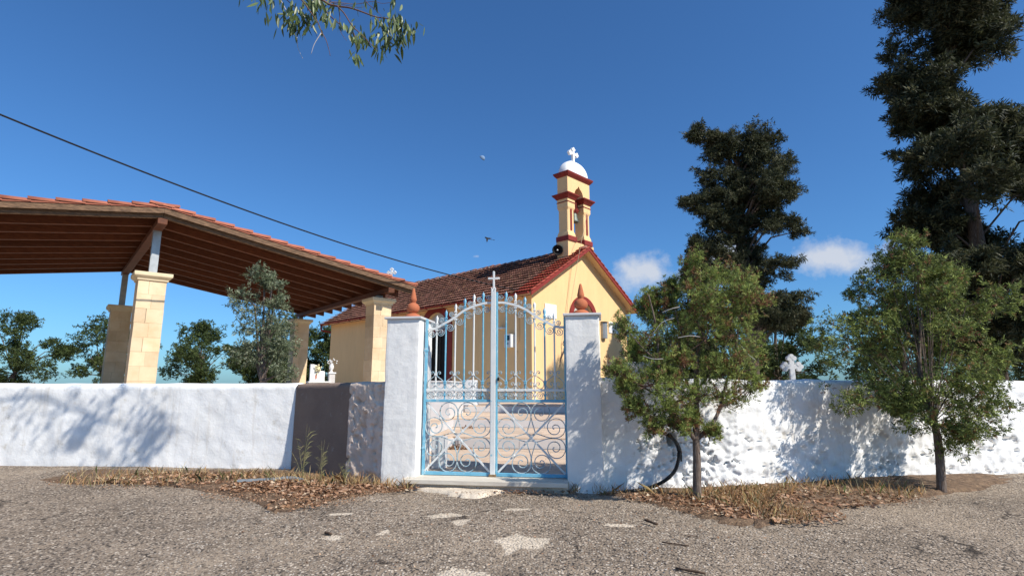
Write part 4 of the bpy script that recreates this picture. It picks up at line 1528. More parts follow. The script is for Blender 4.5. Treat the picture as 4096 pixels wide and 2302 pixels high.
BSH = pal((0, (.03, .045, .014)), (.6, (.06, .09, .025)), (1, (.12, .15, .045)))

def sprays(lobes, n, r_, dens, up=.35, tint=None, fill=.3, length=1.25, fat=.24):
    """break each lobe up into pointed sprays that radiate from its middle, with a thin filling"""
    out_ = []
    for (x, y, z, rx, ry, rz) in lobes:
        vol = rx * ry * rz
        out_.append((x, y, z, rx * .75, ry * .75, rz * .75, 6 + dens * vol * fill))
        for k in range(n):
            d = Vector((r_.gauss(0, 1), r_.gauss(0, 1), r_.gauss(up, .75))).normalized()
            L = length * r_.uniform(.65, 1.1)
            tn = (r_.choice(tint) if tint and r_.random() < .75 else None)
            m = 4
            for j in range(m):
                t_ = .35 + .65 * (j + .5) / m
                f = fat * (1.15 - .85 * t_)
                c = (x + d.x * rx * L * t_, y + d.y * ry * L * t_, z + d.z * rz * L * t_ + .10 * rz * t_ * t_, rx * f, ry * f, rz * f * 1.15, max(3, dens * vol * (1 - fill) / (n * m)))
                out_.append(c + ((tn + .1 * t_,) if tn is not None else ()))
    return out_
# the juniper by the right wall
jt = thing('juniper_tree', 'green juniper with browning sprays in front of the white wall', 'tree', (2.13, 6.65, -.14))
def rel(t, p):
    return tuple(Vector(p) - Vector(t.location))
tr = MB()
tp = spline([(2.13, 6.65, -.30), (2.13, 6.65, -.1), (2.15, 6.65, .30), (2.16, 6.66, .55), (2.19, 6.68, .9), (2.22, 6.70, 1.3), (2.28, 6.72, 1.7), (2.33, 6.75, 2.1), (2.36, 6.8, 2.35), (2.38, 6.8, 2.6)], 4)
n = len(tp)
tr.tube([rel(jt, p) for p in tp], [.062, .058, .055, .052] + [max(.008, .050 - .042 * (i - 4) / (n - 5)) for i in range(4, n)], 12)
tr.build('trunk', M['bark'], jt, smooth=True)
limbs = [[(2.16, 6.66, .52), (2.02, 6.63, .70), (1.86, 6.62, .85), (1.74, 6.6, 1.06), (1.70, 6.6, 1.3), (1.74, 6.58, 1.6), (1.72, 6.6, 1.95), (1.66, 6.6, 2.25)],
         [(2.16, 6.66, .54), (2.35, 6.72, .68), (2.50, 6.78, .88), (2.62, 6.82, 1.2), (2.78, 6.86, 1.6), (2.86, 6.9, 2.0)],
         [(1.76, 6.60, 1.02), (1.60, 6.5, 1.10), (1.42, 6.42, 1.20), (1.24, 6.4, 1.32)],
         [(1.72, 6.6, 1.45), (1.55, 6.55, 1.6), (1.40, 6.55, 1.78)],
         [(2.20, 6.68, 1.0), (2.05, 6.62, 1.25), (1.95, 6.55, 1.5), (1.86, 6.5, 1.7)],
         [(2.24, 6.7, 1.4), (2.12, 6.76, 1.7), (2.05, 6.8, 2.0), (2.02, 6.85, 2.3)],
         [(2.20, 6.69, 1.1), (2.35, 6.6, 1.3), (2.45, 6.52, 1.5)],
         [(2.05, 6.64, .66), (1.92, 6.5, .72), (1.75, 6.42, .78), (1.58, 6.40, .80)],
         [(2.5, 6.78, .9), (2.70, 6.8, 1.0), (2.95, 6.8, 1.2)]]
for L_ in limbs:
    pts = spline(L_, 4)
    n = len(pts)
    r0 = .030 if L_ in limbs[:2] else .014
    MB().tube([rel(jt, p) for p in pts], [r0 * (1 - .75 * i / (n - 1)) for i in range(n)], 8).build('limb', M['bark'], jt, smooth=True)
jc = [(1.62, 6.5, 2.00, .15, .15, .18), (1.88, 6.8, 2.0, .20, .20, .22), (1.58, 6.5, 1.60, .24, .22, .24), (1.84, 6.4, 1.58, .24, .22, .26), (1.36, 6.6, 1.80, .13, .14, .20),
      (1.22, 6.4, 1.30, .15, .14, .13), (1.36, 6.4, 1.04, .13, .15, .18), (1.56, 6.3, 1.16, .22, .2, .2), (1.82, 6.4, 1.14, .22, .22, .22), (1.60, 6.38, .80, .20, .18, .16),
      (2.10, 6.75, 1.90, .24, .24, .28), (2.24, 6.8, 2.26, .20, .20, .26), (2.30, 6.8, 2.58, .15, .15, .22), (2.62, 7.0, 2.48, .22, .22, .26), (2.45, 6.7, 2.2, .28, .26, .30),
      (2.28, 6.5, 1.70, .26, .24, .26), (2.42, 6.5, 1.28, .26, .24, .24), (2.14, 6.42, 1.02, .20, .18, .22), (2.58, 6.8, .95, .20, .2, .18), (1.84, 6.34, .86, .16, .15, .15),
      (2.85, 6.9, 2.05, .30, .28, .36), (2.86, 6.9, 1.45, .28, .28, .32), (1.70, 6.7, 2.18, .09, .09, .12), (1.98, 6.9, 2.24, .15, .15, .18), (1.44, 6.6, 1.50, .13, .13, .2),
      (2.10, 6.6, .74, .10, .12, .16), (2.34, 6.66, .60, .10, .12, .12), (1.30, 6.45, 1.16, .10, .10, .12), (2.95, 6.9, 2.4, .20, .20, .24), (2.9, 6.8, 1.1, .2, .2, .18), (1.98, 6.7, 2.36, .08, .08, .10), (1.64, 6.62, 2.10, .12, .12, .18), (1.88, 6.7, 2.16, .15, .15, .20), (1.76, 6.6, 1.86, .16, .16, .2), (1.62, 6.4, .66, .14, .14, .11), (1.40, 6.4, .86, .10, .10, .12), (1.86, 6.36, .70, .12, .12, .10), (1.70, 6.45, 1.36, .2, .18, .2), (2.0, 6.45, 1.40, .18, .18, .2),
      (2.62, 6.5, 1.75, .24, .22, .26), (2.58, 6.42, 1.35, .22, .20, .22), (2.88, 6.55, 2.1, .26, .24, .28), (2.72, 6.45, 2.22, .20, .2, .22), (2.32, 6.36, 2.05, .2, .18, .24)]
loc = Vector(jt.location)
clus = []
def shift(c):
    y = c[1]
    if c[0] < 2.12:
        y = max(y, 6.98) if c[2] > 1.85 else (max(y, 6.72) if c[2] > 1.42 else y)
    k = y / c[1]
    return (c[0] * k, y, 1.15 + (c[2] - 1.15) * k) + tuple(v * k for v in c[3:])
jc = [shift(c) for c in jc]
for c in jc:
    pass
clus += sprays([(c[0] - loc.x, c[1] - loc.y, c[2] - loc.z, c[3], c[4], c[5]) for c in jc], 20, random.Random(5), 17500, .55, (.25, .45, .58, .68, .76, .84, .88, .62, .97), .28, 1.30, .20)
# upright lighter shoot tips on the outside
rg2 = random.Random(3)
for c in jc:
    for k in range(5):
        a = rg2.uniform(0, 6.28)
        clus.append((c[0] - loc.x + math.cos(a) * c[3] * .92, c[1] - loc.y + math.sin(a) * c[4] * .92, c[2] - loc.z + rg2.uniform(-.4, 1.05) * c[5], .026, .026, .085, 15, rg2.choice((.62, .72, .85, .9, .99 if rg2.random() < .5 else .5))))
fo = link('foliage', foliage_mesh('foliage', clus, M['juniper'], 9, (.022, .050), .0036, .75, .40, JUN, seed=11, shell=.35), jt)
kind(fo, 'stuff')
tw = MB()
for c in jc:
    for k in range(9):
        d = Vector((rg2.gauss(0, 1), rg2.gauss(0, 1), rg2.gauss(.4, .8))).normalized()
        p = Vector(c[:3]) - loc
        q = p + Vector((d.x * c[3], d.y * c[4], d.z * c[5]))
        s_ = p - d * .05
        tw.tube([s_, s_.lerp(q, .5) + Vector((rg2.gauss(0, .02), rg2.gauss(0, .02), rg2.gauss(0, .02))), q], [.007, .005, .002], 4)
kind(tw.build('twigs', M['bark_pale'], jt), 'stuff')
for (a, b, c_) in (((1.52, 6.40, 1.50), (1.60, 6.30, 1.46), (1.72, 6.3, 1.46)), ((1.75, 6.35, 2.0), (1.86, 6.32, 2.04), (1.95, 6.34, 2.06)), ((1.64, 6.4, 1.75), (1.74, 6.35, 1.88), (1.88, 6.33, 1.93)), ((1.9, 6.3, 1.7), (2.03, 6.28, 1.72), (2.15, 6.3, 1.71)), ((2.7, 6.5, 1.62), (2.78, 6.5, 1.52), (2.86, 6.52, 1.46))):
    MB().tube([rel(jt, p) for p in spline([a, b, c_], 4)], .0036, 5).build('dead_twig', M['deadtwig'], jt)

# tall cypress behind the wall
def conifer(name, label, base, height, lobes, m, pal_, dens, seed, L=(.09, .16), w=.018):
    t = thing(name, label, 'tree', base, 0, 'dark cypresses')
    MB().tube([(0, 0, -.3), (.02, 0, height * .3), (0, .03, height * .6), (.03, 0, height * .86)], [.017 * height, .013 * height, .008 * height, .002 * height], 10).build('trunk', M['bark'], t, smooth=True)
    cl = []
    r_ = random.Random(seed)
    br = MB()
    for (x, y, z, rx, ry, rz) in lobes:
        cl += sprays([(x, y, z, rx, ry, rz)], 15, r_, dens * 1.1, .15, None, .22, 1.5, .21)
        br.tube([(0, 0, max(.3, z - math.hypot(x, y) * .7)), (x * .5, y * .5, z - .1 * abs(x)), (x, y, z)], [.03, .022, .010], 5)
    kind(br.build('branches', M['bark'], t), 'stuff')
    fo = link('foliage', foliage_mesh('foliage', cl, m, 7, L, w, .3, .6, pal_, seed=seed, shell=.5), t)
    kind(fo, 'stuff')
    return t
KC = .87                      # the lobes below were measured for a tree 15 m away; it stands at 13
b0 = (6.7 * KC, 15.4 * KC, .45)
lob = []
for (x, y, z, r) in ((5.55, 15.2, 8.62, .20), (5.28, 15.1, 8.40, .17), (5.42, 15.1, 8.28, .15), (5.72, 15.2, 8.30, .30), (5.80, 15.1, 7.72, .24), (6.1, 15.2, 8.15, .45), (5.65, 15.1, 7.15, .30), (6.0, 15.2, 7.0, .40), (6.2, 15.2, 6.5, .5),
                      (5.7, 15.1, 6.45, .32), (5.35, 15.0, 6.38, .22), (5.05, 15.0, 6.36, .20), (4.92, 14.9, 6.26, .13), (5.3, 15.0, 6.1, .20), (5.6, 15.0, 5.95, .28), (6.0, 15.1, 5.8, .45), (5.62, 15.0, 5.60, .22),
                      (5.9, 15.1, 5.15, .35), (5.40, 15.0, 5.12, .30), (5.15, 15.0, 5.05, .16), (5.75, 15.0, 4.75, .30), (6.1, 15.1, 4.5, .5)):
    lob.append((x * KC - b0[0], y * KC - b0[1], 1.15 + (z - 1.15) * KC - b0[2], r * .92, r * .92, r * .70))
r_ = random.Random(9)
for k in range(40):
    z = r_.uniform(2.6, 8.1)
    rad = .25 + 1.0 * (1 - abs(z - 4.6) / 5.0)
    a = r_.uniform(-1.7, 1.7)
    rr = r_.uniform(0.1, 1) ** .5 * rad
    s_ = r_.uniform(.20, .36)
    lob.append((math.cos(a) * rr + .30, math.sin(a) * rr, z - b0[2], s_, s_, s_ * .8))
for k in range(20):
    z = r_.uniform(2.8, 7.3)
    lob.append((r_.gauss(.1, .22), r_.gauss(0, .2), z - b0[2], .34, .34, .36))
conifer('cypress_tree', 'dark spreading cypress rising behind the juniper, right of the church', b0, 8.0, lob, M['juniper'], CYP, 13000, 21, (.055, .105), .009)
b1 = (12.2, 14.0, .4)
lob = []
for k in range(70):
    z = r_.uniform(1.5, 12.5)
    rad = 2.0 * (1 - (z / 14.5) ** 1.6) + .35
    a = r_.uniform(0, 6.28)
    rr = r_.uniform(.1, 1) ** .6 * rad
    s_ = r_.uniform(.42, .78)
    lob.append((math.cos(a) * rr, math.sin(a) * rr, z, s_, s_, s_ * .85))
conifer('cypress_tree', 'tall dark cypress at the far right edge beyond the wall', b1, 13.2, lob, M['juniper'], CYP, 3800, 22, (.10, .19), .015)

def leafy(name, label, base, h, lobes, pal_, dens, seed, L, w, trunk_r=.1, group=None, blades=7, droop=.0, cat='tree'):
    t = thing(name, label, cat, base, 0, group)
    MB().tube(spline([(0, 0, -.2), (.06, .02, h * .25), (-.04, .05, h * .5), (.03, 0, h * .8)], 4), [trunk_r * (1 - .8 * i / 12) for i in range(13)], 8).build('trunk', M['bark'], t, smooth=True)
    cl, br = [], MB()
    bk = min(1, 14 / len(lobes))
    r_ = random.Random(seed)
    for (x, y, z, rx, ry, rz) in lobes:
        cl += sprays([(x, y, z, rx, ry, rz)], 9, r_, dens, .3, None, .5, 1.25, .28)
        br.tube([(0, 0, h * .3), (x * .6, y * .6, z - .2 * rz), (x, y, z + .2 * rz)], [trunk_r * .4 * bk, trunk_r * .25 * bk, trunk_r * .06 * bk], 5)
        for k in range(5):
            a, b = r_.uniform(0, 6.28), r_.uniform(-.6, 1)
            cl.append((x + math.cos(a) * rx * .9, y + math.sin(a) * ry * .9, z + b * rz, rx * .3, ry * .3, rz * .3, 10))
    kind(br.build('branches', M['bark'], t), 'stuff')
    kind(link('foliage', foliage_mesh('foliage', cl, M['juniper'], blades, L, w, .3, .7, pal_, seed=seed, droop=droop), t), 'stuff')
    return t
def lobes_ball(r_, n, rx, ry, z0, z1, s0, s1):
    o = []
    for k in range(n):
        z = r_.uniform(z0, z1)
        f = math.sin(math.pi * (.15 + .8 * (z - z0) / (z1 - z0)))
        a, rr = r_.uniform(0, 6.28), r_.uniform(.05, 1) ** .5
        s_ = r_.uniform(s0, s1)
        o.append((math.cos(a) * rr * rx * f, math.sin(a) * rr * ry * f, z, s_, s_, s_ * .85))
    return o
# olive at the left edge behind the grey wall
ol = [(0, 0, 1.3, .45, .4, .35), (.25, -.1, 1.7, .35, .35, .3), (-.2, .1, 1.9, .4, .4, .35), (.2, .0, 2.25, .22, .25, .22), (.10, 0, 2.62, .18, .2, .15), (-.4, 0, 2.3, .35, .35, .3), (.36, -.05, 1.35, .26, .25, .22), (-.3, .1, 1.3, .4, .4, .3), (-.15, 0, 2.8, .25, .25, .2), (.45, 0, .95, .2, .25, .25)]
leafy('olive_tree', 'silver green olive tree behind the wall at the left edge', (-4.72, 10.5, .45), 2.6, ol, OLV, 4200, 31, (.04, .075), .008, .07)
# trees beyond the graves and along the horizon
r_ = random.Random(14)
bgt = [(-14.6, 37, 5.2, 2.2, 'bushy mid green tree just left behind the marble graves'), (-12.4, 38.5, 4.4, 1.7, 'dark green tree behind the flower urn, close to the church corner'),
       (-17.5, 40, 4.6, 2.4, 'green tree far behind the canopy, right of its middle pillars'), (-22.5, 40, 5.0, 2.8, 'green tree in the distance under the middle of the canopy'),
       (-28, 38, 5.0, 3.0, 'round green tree under the left half of the canopy'), (-34, 38, 5.4, 3.2, 'green tree at the far left edge of the view')]
for i, (x, y, h, rr, lb) in enumerate(bgt):
    leafy('background_tree', lb, (x, y, .4), h, lobes_ball(r_, 22, rr, rr, .6, h, .5, .95), BSH, 420, 40 + i, (.09, .17), .026, .16, 'trees beyond the churchyard')
rb = [(5.6, 26.5, 2.6, 1.5, 'dark shrub beside the church gable, seen through the juniper'), (9.0, 29, 3.2, 2.2, 'wide green bush far behind the graves, right of the church'), (13.5, 31, 3.4, 2.6, 'low green bush far behind the right wall, left of the far cypress'), (10.5, 22, 3.6, 1.8, 'olive green bush behind the wall right of the cypress'),
      (15.5, 22, 4.2, 2.2, 'broad green bush beyond the wall below the far right cypress'), (20.5, 24, 4.6, 2.4, 'green bush at the right edge of the churchyard')]
for i, (x, y, h, rr, lb) in enumerate(rb):
    leafy('background_bush', lb, (x, y, .4), h, lobes_ball(r_, 20, rr, rr, .4, h, .4, .8), BSH, 520, 60 + i, (.08, .15), .020, .12, 'bushes behind the right wall', cat='bush')
sh = []
for k in range(44):
    z = r_.uniform(.5, 6.6)
    f = (1 - (z / 7.0) ** 1.5)
    a, rr = r_.uniform(0, 6.28), r_.uniform(.1, 1) ** .5 * 1.35 * f
    q = r_.uniform(.26, .46) * (.5 + .5 * f)
    sh.append((math.cos(a) * rr, math.sin(a) * rr, z, q, q, q * 1.3))
conifer('cypress_tree', 'bushy dark cypress mostly hidden behind the juniper crown', (7.6, 21.8, .45), 6.2, sh, M['juniper'], CYP, 2400, 23, (.10, .18), .02)
# second juniper further along the right wall
j2 = lobes_ball(r_, 46, 1.35, .6, .5, 3.2, .18, .34)
leafy('juniper_bush', 'olive green juniper further along the white wall to the right', (5.35, 7.2, -.12), 2.7, j2, JUN, 10000, 71, (.03, .06), .0055, .06, None, 8, cat='bush')

# eucalyptus limb hanging in from the upper left
eu = thing('eucalyptus_tree', 'drooping eucalyptus branches with long leaves hanging in at upper left', 'tree', (-7.6, 3.6, -.25))
el = Vector(eu.location)
MB().tube([(0, 0, -.3), (.05, .05, 2.2), (.3, .2, 4.6), (.8, .6, 6.6), (1.3, 1.0, 8.2)], [.26, .22, .18, .14, .07], 12).build('trunk', M['bark_pale'], eu, smooth=True)
EB = dict(
 main=[(-6.8, 4.2, 6.2), (-5.2, 5.1, 6.75), (-3.6, 5.8, 6.55), (-2.75, 6.0, 6.02), (-2.33, 6.0, 5.8), (-2.24, 6.0, 5.74), (-2.12, 6.0, 5.71), (-1.98, 6.0, 5.69), (-1.84, 6.0, 5.64), (-1.72, 6.0, 5.59), (-1.63, 6.0, 5.56), (-1.5, 6.0, 5.54), (-1.37, 6.0, 5.49), (-1.25, 6.0, 5.46)],
 b2=[(-2.24, 6.0, 5.74), (-2.21, 6.12, 5.86), (-2.0, 6.25, 5.93), (-1.77, 6.25, 5.97), (-1.65, 6.25, 5.94), (-1.52, 6.25, 5.96)],
 b3=[(-2.12, 6.0, 5.71), (-2.07, 5.85, 5.59), (-1.99, 5.85, 5.5), (-1.89, 5.85, 5.34), (-1.8, 5.85, 5.25), (-1.72, 5.85, 5.17), (-1.64, 5.85, 5.08), (-1.58, 5.85, 5.03)],
 b4=[(-2.95, 6.1, 6.2), (-2.55, 6.3, 6.03), (-2.44, 6.3, 5.94), (-2.31, 6.3, 5.79), (-2.19, 6.3, 5.68), (-2.1, 6.3, 5.6), (-1.99, 6.3, 5.52), (-1.91, 6.3, 5.44)],
 b5=[(-2.9, 5.9, 6.1), (-2.45, 5.7, 5.57), (-2.34, 5.7, 5.42), (-2.24, 5.7, 5.28), (-2.19, 5.7, 5.16), (-2.13, 5.7, 5.05), (-2.09, 5.7, 4.93), (-2.07, 5.7, 4.85)],
 b6=[(-3.3, 6.0, 6.3), (-2.72, 6.1, 5.8), (-2.65, 6.1, 5.73), (-2.55, 6.1, 5.63), (-2.45, 6.1, 5.5), (-2.39, 6.1, 5.36)],
 b7=[(-3.0, 6.1, 6.1), (-2.74, 6.2, 5.61), (-2.68, 6.2, 5.42), (-2.66, 6.2, 5.29), (-2.59, 6.2, 5.14)],
 b8=[(-2.19, 5.7, 5.14), (-2.26, 5.7, 5.0), (-2.29, 5.7, 4.87)],
 t1=[(-1.5, 6.0, 5.53), (-1.48, 6.0, 5.41), (-1.5, 6.0, 5.29), (-1.58, 6.0, 5.27)], t2=[(-1.48, 6.0, 5.42), (-1.39, 6.0, 5.32), (-1.3, 6.0, 5.2)],
 t3=[(-1.85, 6.2, 5.94), (-1.77, 6.1, 5.8), (-1.68, 6.1, 5.73), (-1.59, 6.05, 5.60)], t4=[(-1.99, 6.2, 5.5), (-1.9, 6.0, 5.32), (-1.87, 6.0, 5.1)], t5=[(-1.37, 6.0, 5.49), (-1.18, 6.0, 5.36)], t6=[(-1.63, 6.0, 5.56), (-1.61, 6.0, 5.47), (-1.56, 6.0, 5.38)],
 b9=[(-2.6, 6.1, 6.15), (-2.37, 6.35, 6.07), (-2.3, 6.35, 6.02), (-2.17, 6.35, 6.0), (-2.0, 6.35, 5.96), (-1.9, 6.35, 5.97)], b10=[(-2.12, 6.0, 5.71), (-2.11, 6.05, 5.6), (-2.11, 6.05, 5.5), (-2.09, 6.05, 5.4), (-2.01, 6.05, 5.28)])
for k, P in EB.items():
    pts = spline(P, 4)
    n = len(pts)
    r0, r1 = dict(main=(.030, .004), b3=(.009, .003), b4=(.010, .003), b5=(.008, .0025)).get(k, (.0055, .002))
    rr = [r0 + (r1 - r0) * (i / (n - 1)) ** (.45 if k == 'main' else 1) for i in range(n)]
    MB().tube([Vector(p) - el for p in pts], rr, 6).build('branch' if k in ('main', 'b3', 'b4', 'b5') else 'twig', M['deadtwig'] if k in ('b7', 'b8') else M['bark_pale'], eu, smooth=True)
def leaf_mesh(L, w, curve, m, seed):
    vs, fs = [], []
    n = 6
    for i in range(n + 1):
        t_ = i / n
        ww = w * (math.sin(math.pi * min(1, t_ * 1.02)) ** .75) * (1 - .35 * t_)
        x = curve * t_ * t_
        z = -L * t_
        vs += [(x - ww, .25 * ww, z), (x, 0, z), (x + ww, .25 * ww, z)]
    for i in range(n):
        a = i * 3
        fs += [(a, a + 1, a + 4, a + 3), (a + 1, a + 2, a + 5, a + 4)]
    return MB().add(vs, fs).mesh('leaf', m, True)
LM = [leaf_mesh(.150, .0185, .02, M['euc'], 0), leaf_mesh(.130, .0175, -.025, M['euc'], 1), leaf_mesh(.105, .0185, .015, M['euc'], 2), leaf_mesh(.165, .0180, -.03, M['euc'], 3)]
LR = leaf_mesh(.08, .013, .01, M['euc_red'], 4)
CL = [(-1.83, 5.88, 4.97, 4), (-1.57, 5.92, 5.12, 5), (-2.36, 5.9, 5.68, 16), (-2.4, 6.19, 5.82, 9), (-2.29, 6.16, 5.71, 8), (-2.59, 5.95, 5.55, 13), (-2.5, 6.05, 5.58, 13), (-2.4, 6.03, 5.48, 5), (-2.63, 6.11, 5.46, 8), (-2.26, 6.17, 5.64, 2), (-2.09, 5.89, 5.45, 6), (-2.01, 5.86, 5.4, 5), (-2.18, 6.18, 5.93, 5), (-1.89, 6.02, 5.8, 4), (-1.83, 6.15, 5.88, 5), (-1.66, 5.85, 5.68, 4), (-1.45, 6.03, 5.81, 5), (-1.53, 6.14, 5.84, 2), (-1.38, 5.94, 5.7, 3), (-1.98, 6.23, 5.47, 8), (-1.9, 6.21, 5.41, 9), (-1.78, 5.86, 5.22, 8), (-1.84, 5.86, 5.0, 4), (-1.64, 6.07, 5.55, 8), (-1.62, 6.1, 5.50, 6), (-1.41, 6.0, 5.60, 10), (-1.39, 5.94, 5.47, 13), (-1.35, 6.02, 5.47, 11), (-1.25, 5.9, 5.40, 9), (-1.19, 5.94, 5.38, 9), (-1.57, 6.03, 5.28, 7), (-1.5, 6.05, 5.29, 12), (-1.38, 5.94, 5.22, 10), (-1.31, 5.94, 5.21, 8), (-1.59, 5.90, 5.09, 9), (-1.79, 6.03, 5.2, 6)]
r_ = random.Random(77)
cnt = 0
more = MB()
for (x, y, z, n) in [(-2.85, 6.0, 5.62, 14), (-3.05, 6.0, 5.8, 18), (-2.95, 6.1, 6.0, 14), (-3.35, 6.0, 6.0, 20), (-2.72, 6.05, 5.5, 12), (-3.6, 6.0, 6.25, 20), (-2.5, 6.1, 5.95, 12), (-3.9, 5.8, 6.45, 16), (-2.45, 6.0, 5.70, 12), (-2.62, 6.0, 5.68, 12), (-2.3, 6.2, 5.85, 8), (-1.42, 6.02, 5.55, 14), (-1.3, 6.0, 5.42, 14), (-1.52, 6.0, 5.30, 12), (-2.62, 6.0, 5.50, 16), (-2.52, 6.05, 5.62, 14), (-2.40, 6.0, 5.78, 14), (-2.34, 6.0, 5.62, 10), (-2.68, 6.0, 5.62, 14), (-1.44, 5.95, 5.40, 12), (-1.26, 5.95, 5.36, 8), (-1.85, 6.0, 5.30, 8), (-1.9, 6.1, 5.42, 8)]:
    for k in range(n):
        L_ = r_.choice(LM)
        e_ = Matrix.LocRotScale(Vector((x + r_.gauss(0, .07), y + r_.gauss(0, .08), z + r_.gauss(.02, .06))) - el, Matrix.Rotation(r_.uniform(0, 6.28), 3, 'Z') @ Matrix.Rotation(r_.gauss(0, .35), 3, 'Y') @ Matrix.Rotation(r_.gauss(0, .3), 3, 'X'), Vector((1, 1, 1)) * r_.uniform(.75, 1.15))
        more.add([e_ @ v.co for v in L_.vertices], [tuple(p.vertices) for p in L_.polygons])
kind(more.build('leaves', M['euc_mass'], eu, smooth=True), 'stuff')
for (x, y, z, n) in CL:
    for k in range(int(n * 1.1)):
        if cnt >= 296:
            break
        o = link('leaf', LR if (x < -2.4 and r_.random() < .12) else r_.choice(LM), eu)
        o.location = Vector((x + r_.gauss(0, .035), y + r_.gauss(0, .06), z + r_.gauss(.02, .035))) - el
        s_ = r_.uniform(.75, 1.25)
        o.scale = (s_ * r_.uniform(.85, 1.2), s_, s_)
        o.rotation_euler = (r_.gauss(0, .30), r_.gauss(.0, .33), r_.uniform(0, 6.28))
        cnt += 1

# ================================================================== GRAVES
def grave(x, y, z, label, kindi):
    t = thing('grave', label, 'grave', (x, y, z), R(24), 'marble graves behind the wall')
    return t
gr = thing('grave', 'white marble grave with scrolled headstone, flowers and oval portrait', 'grave', (-9.29, 26.0, .55), R(28))
gr.scale = (.60, .70, .84)
gr.location.x += .12
bpy.context.view_layer.update()
MB().box(-.55, .95, -.55, .55, 0, .93).build('tomb', M['marble'], gr, bevel=.01)
MB().box(-.60, 1.0, -.60, .60, .931, 1.0).build('slab', M['marble_white'], gr, bevel=.01)
hs_ = [(-.36, 0), (.66, 0), (.66, .50), (.62, .56), (.40, .57), (.24, .62), (.14, .74), (.06, .86), (-.02, .90), (-.36, .90)]
MB().prism([(a, 1.001 + b) for a, b in hs_], -.12, .12, 'y').build('headstone', M['marble_white'], gr, bevel=.01)
MB().box(-.44, -.16, -.17, .17, 1.001, 1.93).build('pillar', M['marble_white'], gr, bevel=.01)
pt = MB().prism([(.02 + .085 * math.cos(a), 1.25 + .13 * math.sin(a)) for a in [2 * math.pi * i / 20 for i in range(20)]], -.15, -.121, 'y').build('portrait', M['portrait'], gr)
MB().box(-.02, .0, -.14, -.121, 1.40, 1.56).build('cross', M['bronze'], gr)
MB().box(-.05, .03, -.14, -.121, 1.50, 1.52).build('cross', M['bronze'], gr)
fl_ = MB()
r_ = random.Random(4)
for k in range(46):
    a, b = r_.gauss(0, .085), r_.gauss(0, .105)
    fl_.lathe([(.005, -.045), (.045, -.02), (.05, .01), (.03, .04), (.004, .045)], 7, (.08 + a, -.22 + r_.gauss(0, .05), 1.68 + b), cap=False)
bq = kind(fl_.build('bouquet', M['flower'], None, smooth=True), 'thing')
bq.location = gr.location; bq.rotation_euler = gr.rotation_euler; bq.scale = (.72, .72, .84)
tag(bq, 'bunch of cream flowers leaning against the scrolled marble headstone', 'flowers')
MB().box(.98, 1.42, -.25, .25, 0, 1.42).build('side_block', M['marble'], gr, bevel=.01)
MB().box(.92, 1.48, -.30, .30, 1.421, 1.50).build('side_slab', M['marble_white'], gr, bevel=.01)
ur = thing('urn', 'white marble flower urn on the grave beside the church corner', 'urn', gr.matrix_basis @ Vector((1.16, 0, 1.5)))
ur.scale = (.84, .84, .84)
MB().lathe([(.10, 0), (.10, .04), (.055, .08), (.06, .12), (.125, .22), (.13, .34), (.09, .42), (.075, .46), (.10, .49), (.09, .50)], 16).build('vase', M['marble_white'], ur, smooth=True)
fl_ = MB()
for k in range(14):
    fl_.lathe([(.005, -.04), (.045, 0), (.004, .04)], 7, (r_.gauss(-.05, .14), r_.gauss(0, .08), .64 + r_.gauss(0, .09)), cap=False)
for k in range(6):
    fl_.tube([(0, 0, .46), (r_.gauss(-.05, .1), r_.gauss(0, .06), .66)], .006, 4)
fl_.build('flowers', M['marble_white'], ur, smooth=True)
g2 = thing('grave', 'white marble grave with small shrine seen through the juniper', 'grave', (5.9, 22, .5), R(10))
MB().box(-.5, .5, -.4, .9, 0, .62).build('tomb', M['marble_white'], g2, bevel=.01)
MB().box(-.40, .1, -.2, .1, .621, 1.15).build('headstone', M['marble_white'], g2, bevel=.01)
MB().box(.05, .32, -.2, .1, 1.16, 1.88).build('shrine', M['marble_white'], g2, bevel=.01)
MB().box(.09, .28, -.215, -.201, 1.25, 1.72).build('shrine_door', M['screen'], g2)
g3 = thing('grave', 'white marble grave behind the wall at the right, left of the far cypress', 'grave', (9.4, 18.5, .5), R(-5))
MB().box(-.5, .5, -.4, .9, 0, .66).build('tomb', M['marble_white'], g3, bevel=.01)
fc = MB()
budded_cross(fc, 0, .2, .661, 1.05, .62, .06)
fc.build('cross', M['marble_white'], g3)

# ================================================================== SMALL THINGS ON THE GROUND
pp_ = thing('pipe', 'black corrugated pipe curving from the hole in the wall to the ground', 'pipe')
pts = spline([(2.05, 7.45, .53), (2.05, 7.20, .49), (2.06, 7.06, .40), (2.05, 7.04, .27), (1.99, 7.03, .13), (1.86, 7.02, .02), (1.68, 7.01, -.055), (1.46, 7.0, -.095), (1.22, 6.99, -.115)], 14)
MB().tube(pts, [.0205 + .0028 * (i % 2) for i in range(len(pts))], 10).build('tube', M['black'], pp_)
MB().tube(spline([(2.07, 7.40, .53), (2.085, 7.18, .46), (2.10, 7.09, .36), (2.095, 7.08, .24)], 5), .011, 8).build('tube', M['black'], pp_)
hs2 = thing('hose', 'grey ribbed hose lying in the leaves at the lower left', 'hose')
pts = spline([(-3.6, 7.55, -.08), (-3.2, 7.62, -.07), (-2.98, 7.68, -.06), (-2.78, 7.60, -.07), (-2.66, 7.52, -.10)], 8)
MB().tube(pts, [.030 + .004 * (i % 2) for i in range(len(pts))], 8).build('tube', M['hose'], hs2)

